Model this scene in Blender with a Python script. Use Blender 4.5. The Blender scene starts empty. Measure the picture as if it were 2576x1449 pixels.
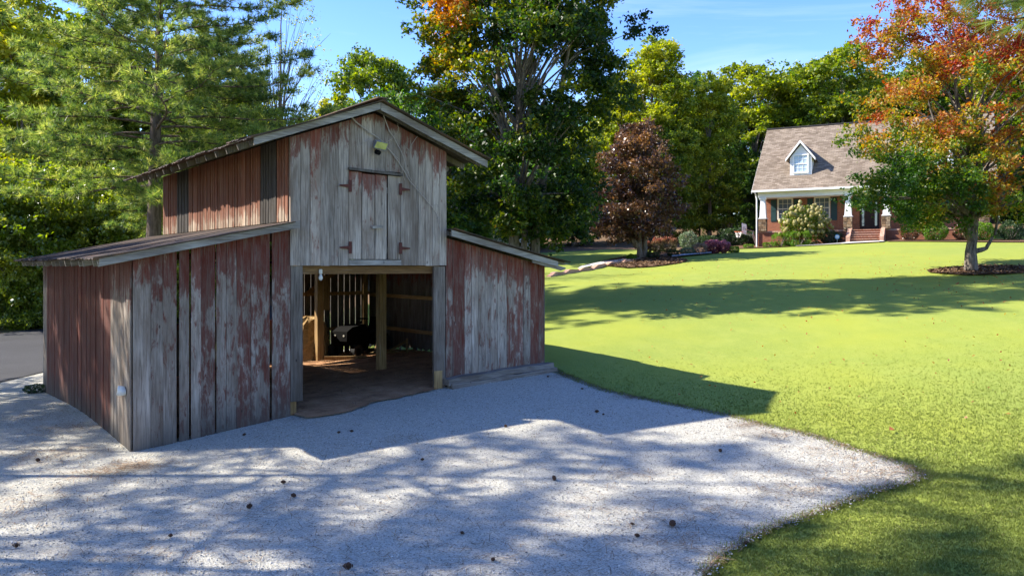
import bpy, math, random
import numpy as np
from mathutils import Vector, Matrix
from mathutils.geometry import delaunay_2d_cdt

random.seed(7)
RNG = np.random.default_rng(7)
scene = bpy.context.scene
COL = scene.collection

# ------------------------------------------------------------------ camera, sky, sun, exposure
CAMZ, FPX, HX, HY = 3.2, 2050.0, 1288.0, 667.0
cam_data = bpy.data.cameras.new('camera')
cam = bpy.data.objects.new('camera', cam_data)
COL.objects.link(cam)
cam.location = (0, 0, CAMZ)
cam.rotation_euler = (math.radians(90), 0, 0)
cam_data.sensor_width = 36.0
cam_data.lens = FPX / 2576.0 * 36.0
cam_data.shift_y = -(724.5 - HY) / 2576.0
cam_data.clip_start = 0.05
cam_data.clip_end = 2000
scene.camera = cam

SUN_EL = math.radians(39.5)
SUN_DIR = Vector((-math.cos(SUN_EL), 0.10, math.sin(SUN_EL)))      # towards the sun: from the left
world = bpy.data.worlds.new('World')
scene.world = world
world.use_nodes = True
wn = world.node_tree
wn.nodes.clear()
wout = wn.nodes.new('ShaderNodeOutputWorld')
wbg = wn.nodes.new('ShaderNodeBackground')
sky = wn.nodes.new('ShaderNodeTexSky')
sky.sky_type = 'NISHITA'
sky.sun_disc = False
sky.sun_elevation = SUN_EL
sky.sun_rotation = math.radians(-82.6)
sky.altitude = 300
sky.air_density = 1.0
sky.dust_density = 0.4
sky.ozone_density = 2.2
wbg.inputs['Strength'].default_value = 0.15
hsv = wn.nodes.new('ShaderNodeHueSaturation')
hsv.inputs['Saturation'].default_value = 1.30
hsv.inputs['Hue'].default_value = 0.519
hsv.inputs['Value'].default_value = 0.96
wn.links.new(sky.outputs['Color'], hsv.inputs['Color'])
# thin high cirrus, all round the sky
tc = wn.nodes.new('ShaderNodeTexCoord')
mp = wn.nodes.new('ShaderNodeMapping')
mp.inputs['Scale'].default_value = (1.3, 1.3, 9.0)
mp.inputs['Location'].default_value = (0.75, 0.3, 0.45)
nz = wn.nodes.new('ShaderNodeTexNoise')
nz.inputs['Scale'].default_value = 1.5
nz.inputs['Detail'].default_value = 7
nz.inputs['Roughness'].default_value = 0.6
nz.inputs['Distortion'].default_value = 0.6
rp = wn.nodes.new('ShaderNodeValToRGB')
rp.color_ramp.elements[0].position = 0.54
rp.color_ramp.elements[1].position = 0.95
rp.color_ramp.elements[1].color = (0.35, 0.35, 0.35, 1)
mx = wn.nodes.new('ShaderNodeMix')
mx.data_type = 'RGBA'
mx.inputs[7].default_value = (4.6, 4.9, 5.6, 1)
wn.links.new(tc.outputs['Generated'], mp.inputs['Vector'])
wn.links.new(mp.outputs['Vector'], nz.inputs['Vector'])
wn.links.new(nz.outputs['Fac'], rp.inputs['Fac'])
wn.links.new(rp.outputs['Color'], mx.inputs[0])
wn.links.new(hsv.outputs['Color'], mx.inputs[6])
wn.links.new(mx.outputs[2], wbg.inputs['Color'])
wn.links.new(wbg.outputs['Background'], wout.inputs['Surface'])

sun_data = bpy.data.lights.new('sun', 'SUN')
sun_data.energy = 5.0
sun_data.angle = math.radians(0.75)
sun_data.color = (1.0, 0.93, 0.82)
sun = bpy.data.objects.new('sun', sun_data)
COL.objects.link(sun)
sun.rotation_euler = SUN_DIR.to_track_quat('Z', 'Y').to_euler()

scene.view_settings.view_transform = 'Standard'
scene.view_settings.look = 'None'
scene.view_settings.exposure = 1.4
scene.view_settings.gamma = 1.0
scene.view_settings.use_curve_mapping = False
scene.cycles.max_bounces = 8
scene.cycles.transparent_max_bounces = 8

# ------------------------------------------------------------------ small helpers
def at(px, py, Y):
    """a point of the picture (2576 px wide) at depth Y metres"""
    return Vector(((px - HX) / FPX * Y, Y, CAMZ + (HY - py) / FPX * Y))

def tag(o, label=None, cat=None, group=None, kind=None):
    if label: o['label'] = label
    if cat: o['category'] = cat
    if group: o['group'] = group
    if kind: o['kind'] = kind
    return o

def empty(name, loc, rz=0.0, **k):
    o = bpy.data.objects.new(name, None)
    COL.objects.link(o)
    o.location = loc
    o.rotation_euler = (0, 0, rz)
    o.empty_display_size = 0.3
    return tag(o, **k)

def link(name, me, mat=None, parent=None, loc=None, color=None):
    o = bpy.data.objects.new(name, me)
    COL.objects.link(o)
    if mat and not me.materials: me.materials.append(mat)
    if parent: o.parent = parent
    if loc is not None: o.location = loc
    if color: o.color = color
    return o

def np_mesh(name, verts, faces, n, smooth=False, tint=None):
    """faces: flat array with n corners each"""
    me = bpy.data.meshes.new(name)
    verts = np.asarray(verts, dtype=np.float32).reshape(-1, 3)
    faces = np.asarray(faces, dtype=np.int32).ravel()
    nf = len(faces) // n
    me.vertices.add(len(verts)); me.vertices.foreach_set('co', verts.ravel())
    me.loops.add(len(faces)); me.loops.foreach_set('vertex_index', faces)
    me.polygons.add(nf)
    me.polygons.foreach_set('loop_start', np.arange(0, nf * n, n, dtype=np.int32))
    me.polygons.foreach_set('loop_total', np.full(nf, n, dtype=np.int32))
    if smooth: me.polygons.foreach_set('use_smooth', np.ones(nf, dtype=bool))
    me.update(calc_edges=True)
    if tint is not None:
        a = me.attributes.new('tint', 'FLOAT', 'POINT')
        a.data.foreach_set('value', np.asarray(tint, dtype=np.float32))
    return me

class MB:
    """collects simple solids into one mesh"""
    def __init__(s): s.v = []; s.f = []
    def add(s, vs, fs):
        b = len(s.v); s.v += [tuple(v) for v in vs]; s.f += [tuple(b + i for i in f) for f in fs]; return s
    def box(s, x0, x1, y0, y1, z0, z1):
        return s.add([(x0,y0,z0),(x1,y0,z0),(x1,y1,z0),(x0,y1,z0),(x0,y0,z1),(x1,y0,z1),(x1,y1,z1),(x0,y1,z1)],
                     [(3,2,1,0),(4,5,6,7),(0,1,5,4),(1,2,6,5),(2,3,7,6),(3,0,4,7)])
    def frustum(s, cx, cy, z0, z1, w0, w1, d0=None, d1=None):
        d0 = d0 or w0; d1 = d1 or w1
        return s.add([(cx-w0/2,cy-d0/2,z0),(cx+w0/2,cy-d0/2,z0),(cx+w0/2,cy+d0/2,z0),(cx-w0/2,cy+d0/2,z0),
                      (cx-w1/2,cy-d1/2,z1),(cx+w1/2,cy-d1/2,z1),(cx+w1/2,cy+d1/2,z1),(cx-w1/2,cy+d1/2,z1)],
                     [(3,2,1,0),(4,5,6,7),(0,1,5,4),(1,2,6,5),(2,3,7,6),(3,0,4,7)])
    def beam(s, p, q, w, h):
        """a squared timber from p to q"""
        p = Vector(p); q = Vector(q); d = (q - p).normalized()
        up = Vector((0,0,1)) if abs(d.z) < 0.95 else Vector((0,1,0))
        a = d.cross(up).normalized() * w/2; b = a.cross(d).normalized() * h/2
        vs = [p-a-b, p+a-b, p+a+b, p-a+b, q-a-b, q+a-b, q+a+b, q-a+b]
        return s.add(vs, [(0,1,2,3),(7,6,5,4),(1,0,4,5),(2,1,5,6),(3,2,6,7),(0,3,7,4)])
    def tube(s, pts, rad, n=6, cap=True):
        b = len(s.v)
        pts = [Vector(p) for p in pts]
        for i, p in enumerate(pts):
            d = (pts[min(i+1, len(pts)-1)] - pts[max(i-1, 0)])
            d = d.normalized() if d.length > 1e-6 else Vector((0,0,1))
            up = Vector((0,0,1)) if abs(d.z) < 0.9 else Vector((1,0,0))
            a = d.cross(up).normalized(); c = a.cross(d).normalized()
            r = rad[i] if hasattr(rad, '__len__') else rad
            for k in range(n):
                t = 2*math.pi*k/n
                s.v.append(tuple(p + a*math.cos(t)*r + c*math.sin(t)*r))
        for i in range(len(pts)-1):
            for k in range(n):
                k2 = (k+1) % n
                s.f.append((b+i*n+k, b+i*n+k2, b+(i+1)*n+k2, b+(i+1)*n+k))
        if cap:
            s.f.append(tuple(b+k for k in range(n))[::-1])
            s.f.append(tuple(b+(len(pts)-1)*n+k for k in range(n)))
        return s
    def lathe(s, prof, n=16, c=(0,0,0)):
        b = len(s.v)
        for r, z in prof:
            for k in range(n):
                t = 2*math.pi*k/n
                s.v.append((c[0]+r*math.cos(t), c[1]+r*math.sin(t), c[2]+z))
        for i in range(len(prof)-1):
            for k in range(n):
                k2 = (k+1) % n
                s.f.append((b+i*n+k, b+i*n+k2, b+(i+1)*n+k2, b+(i+1)*n+k))
        s.f.append(tuple(b+k for k in range(n))[::-1]); s.f.append(tuple(b+(len(prof)-1)*n+k for k in range(n)))
        return s
    def prism(s, poly, y0, y1):
        """poly in x,z extruded along y"""
        n = len(poly)
        vs = [(x,y0,z) for x,z in poly] + [(x,y1,z) for x,z in poly]
        fs = [tuple(range(n)), tuple(range(2*n-1, n-1, -1))] + [(i, i+n, (i+1)%n+n, (i+1)%n) for i in range(n)]
        return s.add(vs, fs)
    def mesh(s, name, smooth=False):
        me = bpy.data.meshes.new(name)
        me.from_pydata(s.v, [], s.f)
        if smooth: me.polygons.foreach_set('use_smooth', [True]*len(me.polygons))
        me.update()
        import bmesh
        bm = bmesh.new(); bm.from_mesh(me); bmesh.ops.recalc_face_normals(bm, faces=bm.faces); bm.to_mesh(me); bm.free()
        return me
    def build(s, name, mat, parent=None, loc=None, smooth=False, color=None):
        return link(name, s.mesh(name, smooth), mat, parent, loc, color)

def in_poly(x, y, poly):
    x = np.asarray(x); y = np.asarray(y)
    c = np.zeros(x.shape, bool); n = len(poly)
    for i in range(n):
        x0, y0 = poly[i]; x1, y1 = poly[(i+1) % n]
        if y0 == y1: continue
        t = ((y0 > y) != (y1 > y)) & (x < (x1-x0)*(y-y0)/(y1-y0)+x0)
        c ^= t
    return c

# ------------------------------------------------------------------ materials
class Mat:
    def __init__(s, name, rough=0.8, spec=0.3):
        s.m = bpy.data.materials.new(name); s.m.use_nodes = True
        s.t = s.m.node_tree; s.b = s.t.nodes['Principled BSDF']
        s.out = s.t.nodes['Material Output']
        s.b.inputs['Roughness'].default_value = rough
        s.b.inputs['Specular IOR Level'].default_value = spec
    def n(s, typ, **k):
        nd = s.t.nodes.new('ShaderNode' + typ)
        for a, v in k.items():
            if a in nd.inputs: nd.inputs[a].default_value = v
            else: setattr(nd, a, v)
        return nd
    def l(s, a, b): s.t.links.new(a, b); return s
    def noise(s, vec, scale, detail=4, rough=0.55, dist=0.0, dim3=None):
        nd = s.n('TexNoise'); nd.inputs['Scale'].default_value = scale
        nd.inputs['Detail'].default_value = detail; nd.inputs['Roughness'].default_value = rough
        nd.inputs['Distortion'].default_value = dist
        if vec is not None: s.l(vec, nd.inputs['Vector'])
        return nd.outputs['Fac']
    def ramp(s, fac, stops, interp='LINEAR'):
        nd = s.n('ValToRGB'); cr = nd.color_ramp; cr.interpolation = interp
        while len(cr.elements) < len(stops): cr.elements.new(0.5)
        for e, (p, c) in zip(cr.elements, stops):
            e.position = p
            e.color = (c, c, c, 1) if isinstance(c, (int, float)) else (*c, 1)
        s.l(fac, nd.inputs['Fac']); return nd.outputs['Color']
    def mix(s, fac, a, b, mode='MIX'):
        nd = s.n('Mix'); nd.data_type = 'RGBA'; nd.blend_type = mode
        for i, v in ((0, fac), (6, a), (7, b)):
            if isinstance(v, (int, float)): nd.inputs[i].default_value = v if i == 0 else (v, v, v, 1)
            elif isinstance(v, tuple): nd.inputs[i].default_value = (*v, 1)
            else: s.l(v, nd.inputs[i])
        return nd.outputs[2]
    def math(s, op, a, b=0.5, clamp=False):
        nd = s.n('Math'); nd.operation = op; nd.use_clamp = clamp
        for i, v in ((0, a), (1, b)):
            if isinstance(v, (int, float)): nd.inputs[i].default_value = v
            else: s.l(v, nd.inputs[i])
        return nd.outputs[0]
    def mapping(s, vec, scale=(1,1,1), loc=(0,0,0), rot=(0,0,0)):
        nd = s.n('Mapping'); nd.inputs['Scale'].default_value = scale
        nd.inputs['Location'].default_value = loc; nd.inputs['Rotation'].default_value = rot
        s.l(vec, nd.inputs['Vector']); return nd.outputs['Vector']
    def coord(s, kind='Object'): return s.n('TexCoord').outputs[kind]
    def bump(s, h, strength=0.4, dist=0.02):
        nd = s.n('Bump'); nd.inputs['Strength'].default_value = strength; nd.inputs['Distance'].default_value = dist
        s.l(h, nd.inputs['Height']); s.l(nd.outputs['Normal'], s.b.inputs['Normal']); return s
    def color(s, c):
        if isinstance(c, tuple): s.b.inputs['Base Color'].default_value = (*c, 1)
        else: s.l(c, s.b.inputs['Base Color'])
        return s

def plain(name, c, rough=0.7, spec=0.3, var=0.12, scale=6.0, metallic=0.0, bump=0.15):
    m = Mat(name, rough, spec); co = m.coord()
    f = m.noise(co, scale, 5)
    m.color(m.mix(f, tuple(x*(1-var*2) for x in c), tuple(min(1, x*(1+var)) for x in c)))
    m.b.inputs['Metallic'].default_value = metallic
    if bump: m.bump(m.noise(co, scale*8, 3), bump, 0.01)
    return m.m

def wood_material(name, axis='z', base=(0.32,0.272,0.228), red=(0.115,0.019,0.010), freq=1.0, topr=(0.70,1.0,0.22)):
    """weathered sawn board; object colour: R = how much red paint is left, G = brightness, B = darkness of the foot"""
    m = Mat(name, 0.85, 0.15)
    oi = m.n('ObjectInfo')
    co = m.coord('Object')
    off = m.n('Combine' + 'XYZ')
    r100 = m.math('MULTIPLY', oi.outputs['Random'], 57.0)
    for i in range(3): m.l(r100, off.inputs[i])
    add = m.n('VectorMath'); add.operation = 'ADD'
    m.l(co, add.inputs[0]); m.l(off.outputs[0], add.inputs[1]); v = add.outputs[0]
    st = {'z': (1,1,0.045), 'x': (0.045,1,1), 'y': (1,0.045,1)}[axis]
    md = {'z': (1,1,0.25), 'x': (0.25,1,1), 'y': (1,0.25,1)}[axis]
    g1 = m.noise(m.mapping(v, st), 42*freq, 6, 0.65, 0.4)
    g2 = m.noise(m.mapping(v, st), 130*freq, 3, 0.6)
    blot = m.noise(m.mapping(v, md), 3.2, 5, 0.6, 0.3)
    sep = m.n('SeparateColor'); m.l(oi.outputs['Color'], sep.inputs[0])
    grey = m.ramp(g1, [(0.30, tuple(c*0.28 for c in base)), (0.48, base), (0.70, tuple(min(1,c*1.5) for c in base))])
    grey = m.mix(m.ramp(blot, [(0.38, 0.0), (0.66, 0.8)]), grey, (base[0]*0.45, base[1]*0.38, base[2]*0.33))
    # red paint remnants
    gen = m.n('SeparateXYZ'); m.l(m.coord('Generated'), gen.inputs[0])
    pn = m.noise(m.mapping(v, (1,1,0.30) if axis == 'z' else md), 8.0, 8, 0.7, 0.35)
    pn2 = m.math('ADD', m.math('ADD', m.math('MULTIPLY', pn, 0.66), m.math('MULTIPLY', g1, 0.18)), m.math('MULTIPLY', g2, 0.16))
    top = m.math('MULTIPLY', m.ramp(gen.outputs['Z'], [(topr[0], 0.0), (topr[1], topr[2])]), 1.0)
    thr = m.math('ADD', m.math('ADD', pn2, top), m.math('MULTIPLY', sep.outputs[0], 0.27))
    pm = m.math('MULTIPLY', m.ramp(thr, [(0.63, 0.0), (0.69, 0.8), (0.84, 0.95)]), m.ramp(g1, [(0.36, 0.45), (0.52, 1.0)]))
    pm = m.math('MULTIPLY', pm, m.ramp(sep.outputs[0], [(0.0, 0.0), (0.05, 1.0)]))
    redc = m.mix(g2, tuple(c*0.62 for c in red), tuple(c*1.35 for c in red))
    col = m.mix(pm, grey, redc)
    # whitish scuffs, dirt at the foot
    sc = m.ramp(m.noise(m.mapping(v, st), 18, 4, 0.7), [(0.62, 0.0), (0.75, 0.35)])
    col = m.mix(sc, col, (0.46,0.46,0.47))
    ft = m.math('MULTIPLY', m.ramp(m.math('ADD', gen.outputs['Z'], m.math('MULTIPLY', blot, 0.25)), [(0.10, 1.0), (0.34, 0.0)]), sep.outputs[2])
    col = m.mix(ft, col, (0.075,0.068,0.06))
    kn = m.n('TexVoronoi'); kn.inputs['Scale'].default_value = 2.3; m.l(m.mapping(v, (1.6,1.6,0.7)), kn.inputs['Vector'])
    col = m.mix(m.ramp(kn.outputs['Distance'], [(0.03, 0.85), (0.07, 0.0)]), col, (0.05,0.035,0.03))
    gm = m.math('MULTIPLY', sep.outputs[1], 2.0)
    hs = m.n('HueSaturation'); m.l(gm, hs.inputs['Value']); m.l(col, hs.inputs['Color'])
    m.color(hs.outputs['Color'])
    m.bump(m.math('ADD', g1, m.math('MULTIPLY', g2, 0.5)), 0.55, 0.006)
    return m.m

def leaf_material(name, stops, transl=0.45, rough=0.45, spec=0.35, objvar=0.12):
    m = Mat(name, rough, spec)
    at_ = m.n('Attribute'); at_.attribute_name = 'tint'
    oi = m.n('ObjectInfo')
    f = m.math('ADD', at_.outputs['Fac'], m.math('MULTIPLY', m.math('SUBTRACT', oi.outputs['Random'], 0.5), objvar*2), True)
    col = m.ramp(f, stops)
    m.color(col)
    tr = m.n('BsdfTranslucent')
    hs = m.n('HueSaturation'); hs.inputs['Saturation'].default_value = 1.15; hs.inputs['Value'].default_value = 1.7
    m.l(col, hs.inputs['Color']); m.l(hs.outputs['Color'], tr.inputs['Color'])
    ms = m.n('MixShader'); ms.inputs[0].default_value = transl
    m.l(m.b.outputs[0], ms.inputs[1]); m.l(tr.outputs[0], ms.inputs[2]); m.l(ms.outputs[0], m.out.inputs['Surface'])
    return m.m

def bark_material(name, c0, c1, scale=9):
    m = Mat(name, 0.9, 0.15); co = m.coord()
    f = m.noise(m.mapping(co, (1,1,0.22)), scale, 6, 0.65, 0.3)
    m.color(m.ramp(f, [(0.32, c0), (0.68, c1)]))
    m.bump(f, 0.9, 0.03)
    return m.m

def brick_material(name, c1=(0.22,0.060,0.026), c2=(0.32,0.100,0.045), mortar=(0.27,0.18,0.13)):
    m = Mat(name, 0.85, 0.2); co = m.coord()
    sp = m.n('SeparateXYZ'); m.l(co, sp.inputs[0])
    cb = m.n('CombineXYZ'); m.l(m.math('ADD', sp.outputs[0], sp.outputs[1]), cb.inputs[0]); m.l(sp.outputs[2], cb.inputs[1])
    br = m.n('TexBrick'); m.l(cb.outputs[0], br.inputs['Vector'])
    br.inputs['Scale'].default_value = 1.0; br.inputs['Brick Width'].default_value = 0.21; br.inputs['Row Height'].default_value = 0.075
    br.inputs['Mortar Size'].default_value = 0.010; br.inputs['Color1'].default_value = (*c1,1); br.inputs['Color2'].default_value = (*c2,1)
    br.inputs['Mortar'].default_value = (*mortar,1)
    nf = m.noise(co, 2.0, 4)
    m.color(m.mix(0.5, br.outputs['Color'], m.ramp(nf, [(0.3, 0.6), (0.7, 1.0)]), 'MULTIPLY'))
    m.bump(br.outputs['Fac'], -0.5, 0.01)
    return m.m

def ground_material(name, stops, scale, bump, bscale, rough=0.95, stops2=None, big=0.25, spec=0.1, dist=0.03):
    m = Mat(name, rough, spec); co = m.coord()
    a = m.noise(co, scale, 6, 0.65); b = m.noise(co, big, 4, 0.6)
    col = m.ramp(a, stops)
    if stops2: col = m.mix(0.7, col, m.ramp(b, stops2), 'MULTIPLY')
    m.color(col); m.bump(m.noise(co, bscale, 4, 0.7), bump, dist)
    return m

M = {}
M['wood'] = wood_material('weathered_board')
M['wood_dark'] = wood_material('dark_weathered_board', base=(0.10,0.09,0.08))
M['wood_x'] = wood_material('weathered_trim_board', axis='x', base=(0.33,0.31,0.28))
M['slat_red'] = wood_material('red_brown_slat', base=(0.34,0.265,0.20), red=(0.15,0.045,0.022), topr=(0.08,0.42,0.34))
M['header'] = wood_material('brown_header_beam', axis='x', base=(0.20,0.115,0.05))
M['post'] = wood_material('yellow_pine_post', base=(0.30,0.20,0.09))
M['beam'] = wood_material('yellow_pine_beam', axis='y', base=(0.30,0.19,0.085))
M['log'] = wood_material('rotten_sill_timber', axis='x', base=(0.20,0.175,0.15))
M['rust'] = plain('rusted_iron', (0.10,0.03,0.022), 0.8, 0.3, 0.3, 12)

def roofing():
    m = Mat('rusty_corrugated_roofing', 0.55, 0.4); co = m.coord()
    f = m.noise(m.mapping(co, (0.5,1.5,1)), 3, 6, 0.7)
    m.color(m.ramp(f, [(0.3, (0.035,0.029,0.026)), (0.5, (0.085,0.068,0.058)), (0.68, (0.17,0.10,0.065)), (0.8, (0.24,0.20,0.17))]))
    m.b.inputs['Roughness'].default_value = 0.85; m.b.inputs['Specular IOR Level'].default_value = 0.2
    m.bump(m.noise(co, 30, 4), 0.3, 0.01)
    return m.m
M['roofing'] = roofing()
M['black_plastic'] = plain('black_plastic', (0.005,0.005,0.005), 0.8, 0.08, 0.1)
M['tyre'] = plain('tyre_rubber', (0.02,0.02,0.02), 0.8)
M['white_paint'] = plain('white_paint', (0.78,0.78,0.76), 0.5, 0.4, 0.03, 3, bump=0.05)
M['cream_paint'] = plain('cream_paint', (0.62,0.58,0.48), 0.6)
M['shutter'] = plain('dark_green_shutter_paint', (0.018,0.05,0.05), 0.5)
M['brick'] = brick_material('red_brick')
M['brick_tan'] = brick_material('tan_brick', (0.38,0.17,0.10), (0.48,0.26,0.17), (0.5,0.4,0.33))
def stone_mat():
    m = Mat('field_stone', 0.85, 0.2); oi = m.n('ObjectInfo')
    a = m.ramp(oi.outputs['Random'], [(0.0,(0.10,0.06,0.035)),(0.35,(0.34,0.22,0.12)),(0.7,(0.45,0.36,0.24)),(1.0,(0.20,0.15,0.11))])
    m.color(m.mix(m.noise(m.coord(), 9, 5), a, (0.12,0.08,0.05), 'MIX')); m.bump(m.noise(m.coord(), 20, 4), 0.6, 0.02); return m.m
M['stone'] = stone_mat()
M['mortar'] = plain('dark_mortar', (0.10,0.075,0.05), 0.95)
M['concrete'] = plain('pale_concrete', (0.52,0.50,0.46), 0.9, 0.1, 0.08, 2)
M['steel'] = plain('galvanised_steel', (0.45,0.46,0.47), 0.4, 0.5, 0.08, metallic=0.7)
M['orange'] = plain('orange_paint', (0.65,0.14,0.03), 0.5)
M['net'] = plain('white_net_cord', (0.75,0.74,0.7), 0.8)
M['sign_blue'] = plain('sign_blue', (0.10,0.25,0.42), 0.4)
M['fungus'] = plain('white_bracket_fungus', (0.66,0.68,0.66), 0.6, 0.3, 0.1, 25, bump=0.5)
M['lamp_yellow'] = plain('yellowed_lens', (0.42,0.42,0.13), 0.25, 0.5, 0.3, 14)
M['lamp_grey'] = plain('grey_lamp_housing', (0.16,0.16,0.18), 0.5)
M['vine'] = plain('dead_vine_bark', (0.34,0.29,0.25), 0.9)
M['hay'] = plain('straw', (0.46,0.30,0.13), 0.85, 0.2, 0.35, 14, bump=0.8)
M['dark_interior'] = plain('dark_room', (0.02,0.018,0.016), 0.9)
M['bulb'] = plain('milky_bulb_glass', (0.6,0.58,0.5), 0.2, 0.5)

def glass():
    m = Mat('window_glass', 0.04, 0.8); m.color((0.10,0.13,0.17)); m.b.inputs['Metallic'].default_value = 0.0
    m.b.inputs['Coat Weight'].default_value = 1.0; m.b.inputs['Coat Roughness'].default_value = 0.02
    return m.m
M['glass'] = glass()
def blind():
    m = Mat('window_with_pale_blind', 0.3, 0.6)
    m.color((0.42,0.52,0.62)); m.b.inputs['Coat Weight'].default_value = 0.8; return m.m
M['blind'] = blind()

def shingle():
    m = Mat('brown_shingle', 0.9, 0.15); co = m.coord()
    sp = m.n('SeparateXYZ'); m.l(co, sp.inputs[0])
    cb = m.n('CombineXYZ'); m.l(sp.outputs[0], cb.inputs[0]); m.l(sp.outputs[2], cb.inputs[1])
    br = m.n('TexBrick'); m.l(cb.outputs[0], br.inputs['Vector']); br.inputs['Scale'].default_value = 1.0
    br.inputs['Brick Width'].default_value = 0.34; br.inputs['Row Height'].default_value = 0.102; br.inputs['Mortar Size'].default_value = 0.006
    br.inputs['Color1'].default_value = (0.165,0.127,0.092,1); br.inputs['Color2'].default_value = (0.31,0.25,0.19,1); br.inputs['Mortar'].default_value = (0.07,0.055,0.045,1)
    m.color(m.mix(0.6, br.outputs['Color'], m.ramp(m.noise(co, 1.2, 6), [(0.3, 0.7), (0.7, 1.0)]), 'MULTIPLY'))
    m.bump(m.noise(co, 60, 2), 0.5, 0.01); return m.m
M['shingle'] = shingle()

def siding():
    m = Mat('white_lap_siding', 0.55, 0.3); co = m.coord()
    w = m.n('TexWave'); w.wave_type = 'BANDS'; w.bands_direction = 'Z'; w.wave_profile = 'SAW'; w.inputs['Scale'].default_value = 1.6; m.l(co, w.inputs['Vector'])
    m.color(m.ramp(w.outputs['Fac'], [(0.0, 0.55), (0.12, 0.74), (1.0, 0.76)])); m.bump(w.outputs['Fac'], 0.5, 0.02); return m.m
M['siding'] = siding()

# leaves and bark
Y1 = [(0.0,(0.04,0.08,0.012)),(0.35,(0.15,0.20,0.02)),(0.7,(0.34,0.36,0.035)),(1.0,(0.50,0.44,0.07))]
M['leaf_green'] = leaf_material('green_leaf', [(0.0,(0.02,0.05,0.014)),(0.5,(0.06,0.125,0.02)),(0.85,(0.15,0.21,0.025)),(1.0,(0.28,0.28,0.03))])
M['leaf_yellow'] = leaf_material('yellow_green_leaf', Y1)
M['leaf_mid'] = leaf_material('mid_green_leaf', [(0.0,(0.035,0.07,0.014)),(0.5,(0.14,0.20,0.025)),(1.0,(0.38,0.38,0.05))])
M['leaf_maple'] = leaf_material('turning_maple_leaf', [(0.0,(0.035,0.085,0.012)),(0.25,(0.12,0.18,0.018)),(0.42,(0.33,0.26,0.04)),(0.6,(0.38,0.17,0.04)),(0.78,(0.31,0.085,0.035)),(1.0,(0.26,0.03,0.03))], 0.42, objvar=0.0)
M['leaf_central'] = leaf_material('dark_maple_leaf', [(0.0,(0.010,0.028,0.008)),(0.4,(0.034,0.072,0.011)),(0.7,(0.16,0.18,0.016)),(0.86,(0.36,0.24,0.02)),(1.0,(0.50,0.17,0.02))], 0.42, objvar=0.0)
M['leaf_purple'] = leaf_material('purple_leaf', [(0.0,(0.026,0.013,0.011)),(0.5,(0.115,0.062,0.032)),(0.8,(0.25,0.13,0.05)),(1.0,(0.36,0.18,0.06))], 0.28, 0.3, 0.6, objvar=0.0)
M['leaf_glossy'] = leaf_material('glossy_leaf', [(0.0,(0.04,0.08,0.016)),(0.5,(0.14,0.20,0.026)),(1.0,(0.34,0.36,0.06))], 0.48, 0.28, 0.7)
M['needle'] = leaf_material('pine_needle', [(0.0,(0.035,0.075,0.028)),(0.45,(0.115,0.18,0.045)),(0.8,(0.30,0.36,0.075)),(1.0,(0.48,0.48,0.14))], 0.38, 0.5, 0.3)
M['shrub_green'] = leaf_material('shrub_leaf', [(0.0,(0.03,0.08,0.01)),(0.6,(0.10,0.20,0.015)),(1.0,(0.22,0.32,0.02))], 0.35, objvar=0.05)
M['shrub_dark'] = leaf_material('dark_shrub_leaf', [(0.0,(0.012,0.03,0.012)),(0.6,(0.03,0.06,0.02)),(1.0,(0.09,0.13,0.03))], 0.3, objvar=0.05)
M['shrub_silver'] = leaf_material('silver_shrub_leaf', [(0.0,(0.05,0.08,0.04)),(0.6,(0.14,0.19,0.10)),(1.0,(0.30,0.34,0.22))], 0.3, objvar=0.05)
M['shrub_red'] = leaf_material('red_topped_shrub_leaf', [(0.0,(0.07,0.09,0.03)),(0.5,(0.18,0.12,0.05)),(0.75,(0.32,0.12,0.08)),(1.0,(0.42,0.16,0.12))], 0.3, objvar=0.0)
M['shrub_pink'] = leaf_material('purple_pink_shrub_leaf', [(0.0,(0.07,0.012,0.03)),(0.5,(0.20,0.05,0.08)),(1.0,(0.45,0.20,0.25))], 0.3, objvar=0.0)
M['shrub_tan'] = leaf_material('dry_shrub_twig', [(0.0,(0.12,0.08,0.05)),(0.6,(0.26,0.18,0.12)),(1.0,(0.36,0.28,0.20))], 0.2, objvar=0.0)
M['blossom'] = leaf_material('cream_blossom', [(0.0,(0.18,0.18,0.05)),(0.6,(0.35,0.30,0.12)),(1.0,(0.50,0.43,0.21))], 0.3, objvar=0.0)
M['bark_pine'] = bark_material('pine_bark', (0.045,0.032,0.025), (0.20,0.15,0.12), 8)
M['bark_grey'] = bark_material('grey_bark', (0.05,0.042,0.035), (0.24,0.21,0.18), 10)
M['bark_maple'] = bark_material('dark_maple_bark', (0.02,0.016,0.014), (0.24,0.205,0.165), 10)
M['bark_pale'] = bark_material('pale_maple_bark', (0.06,0.048,0.04), (0.38,0.33,0.27), 10)

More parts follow.
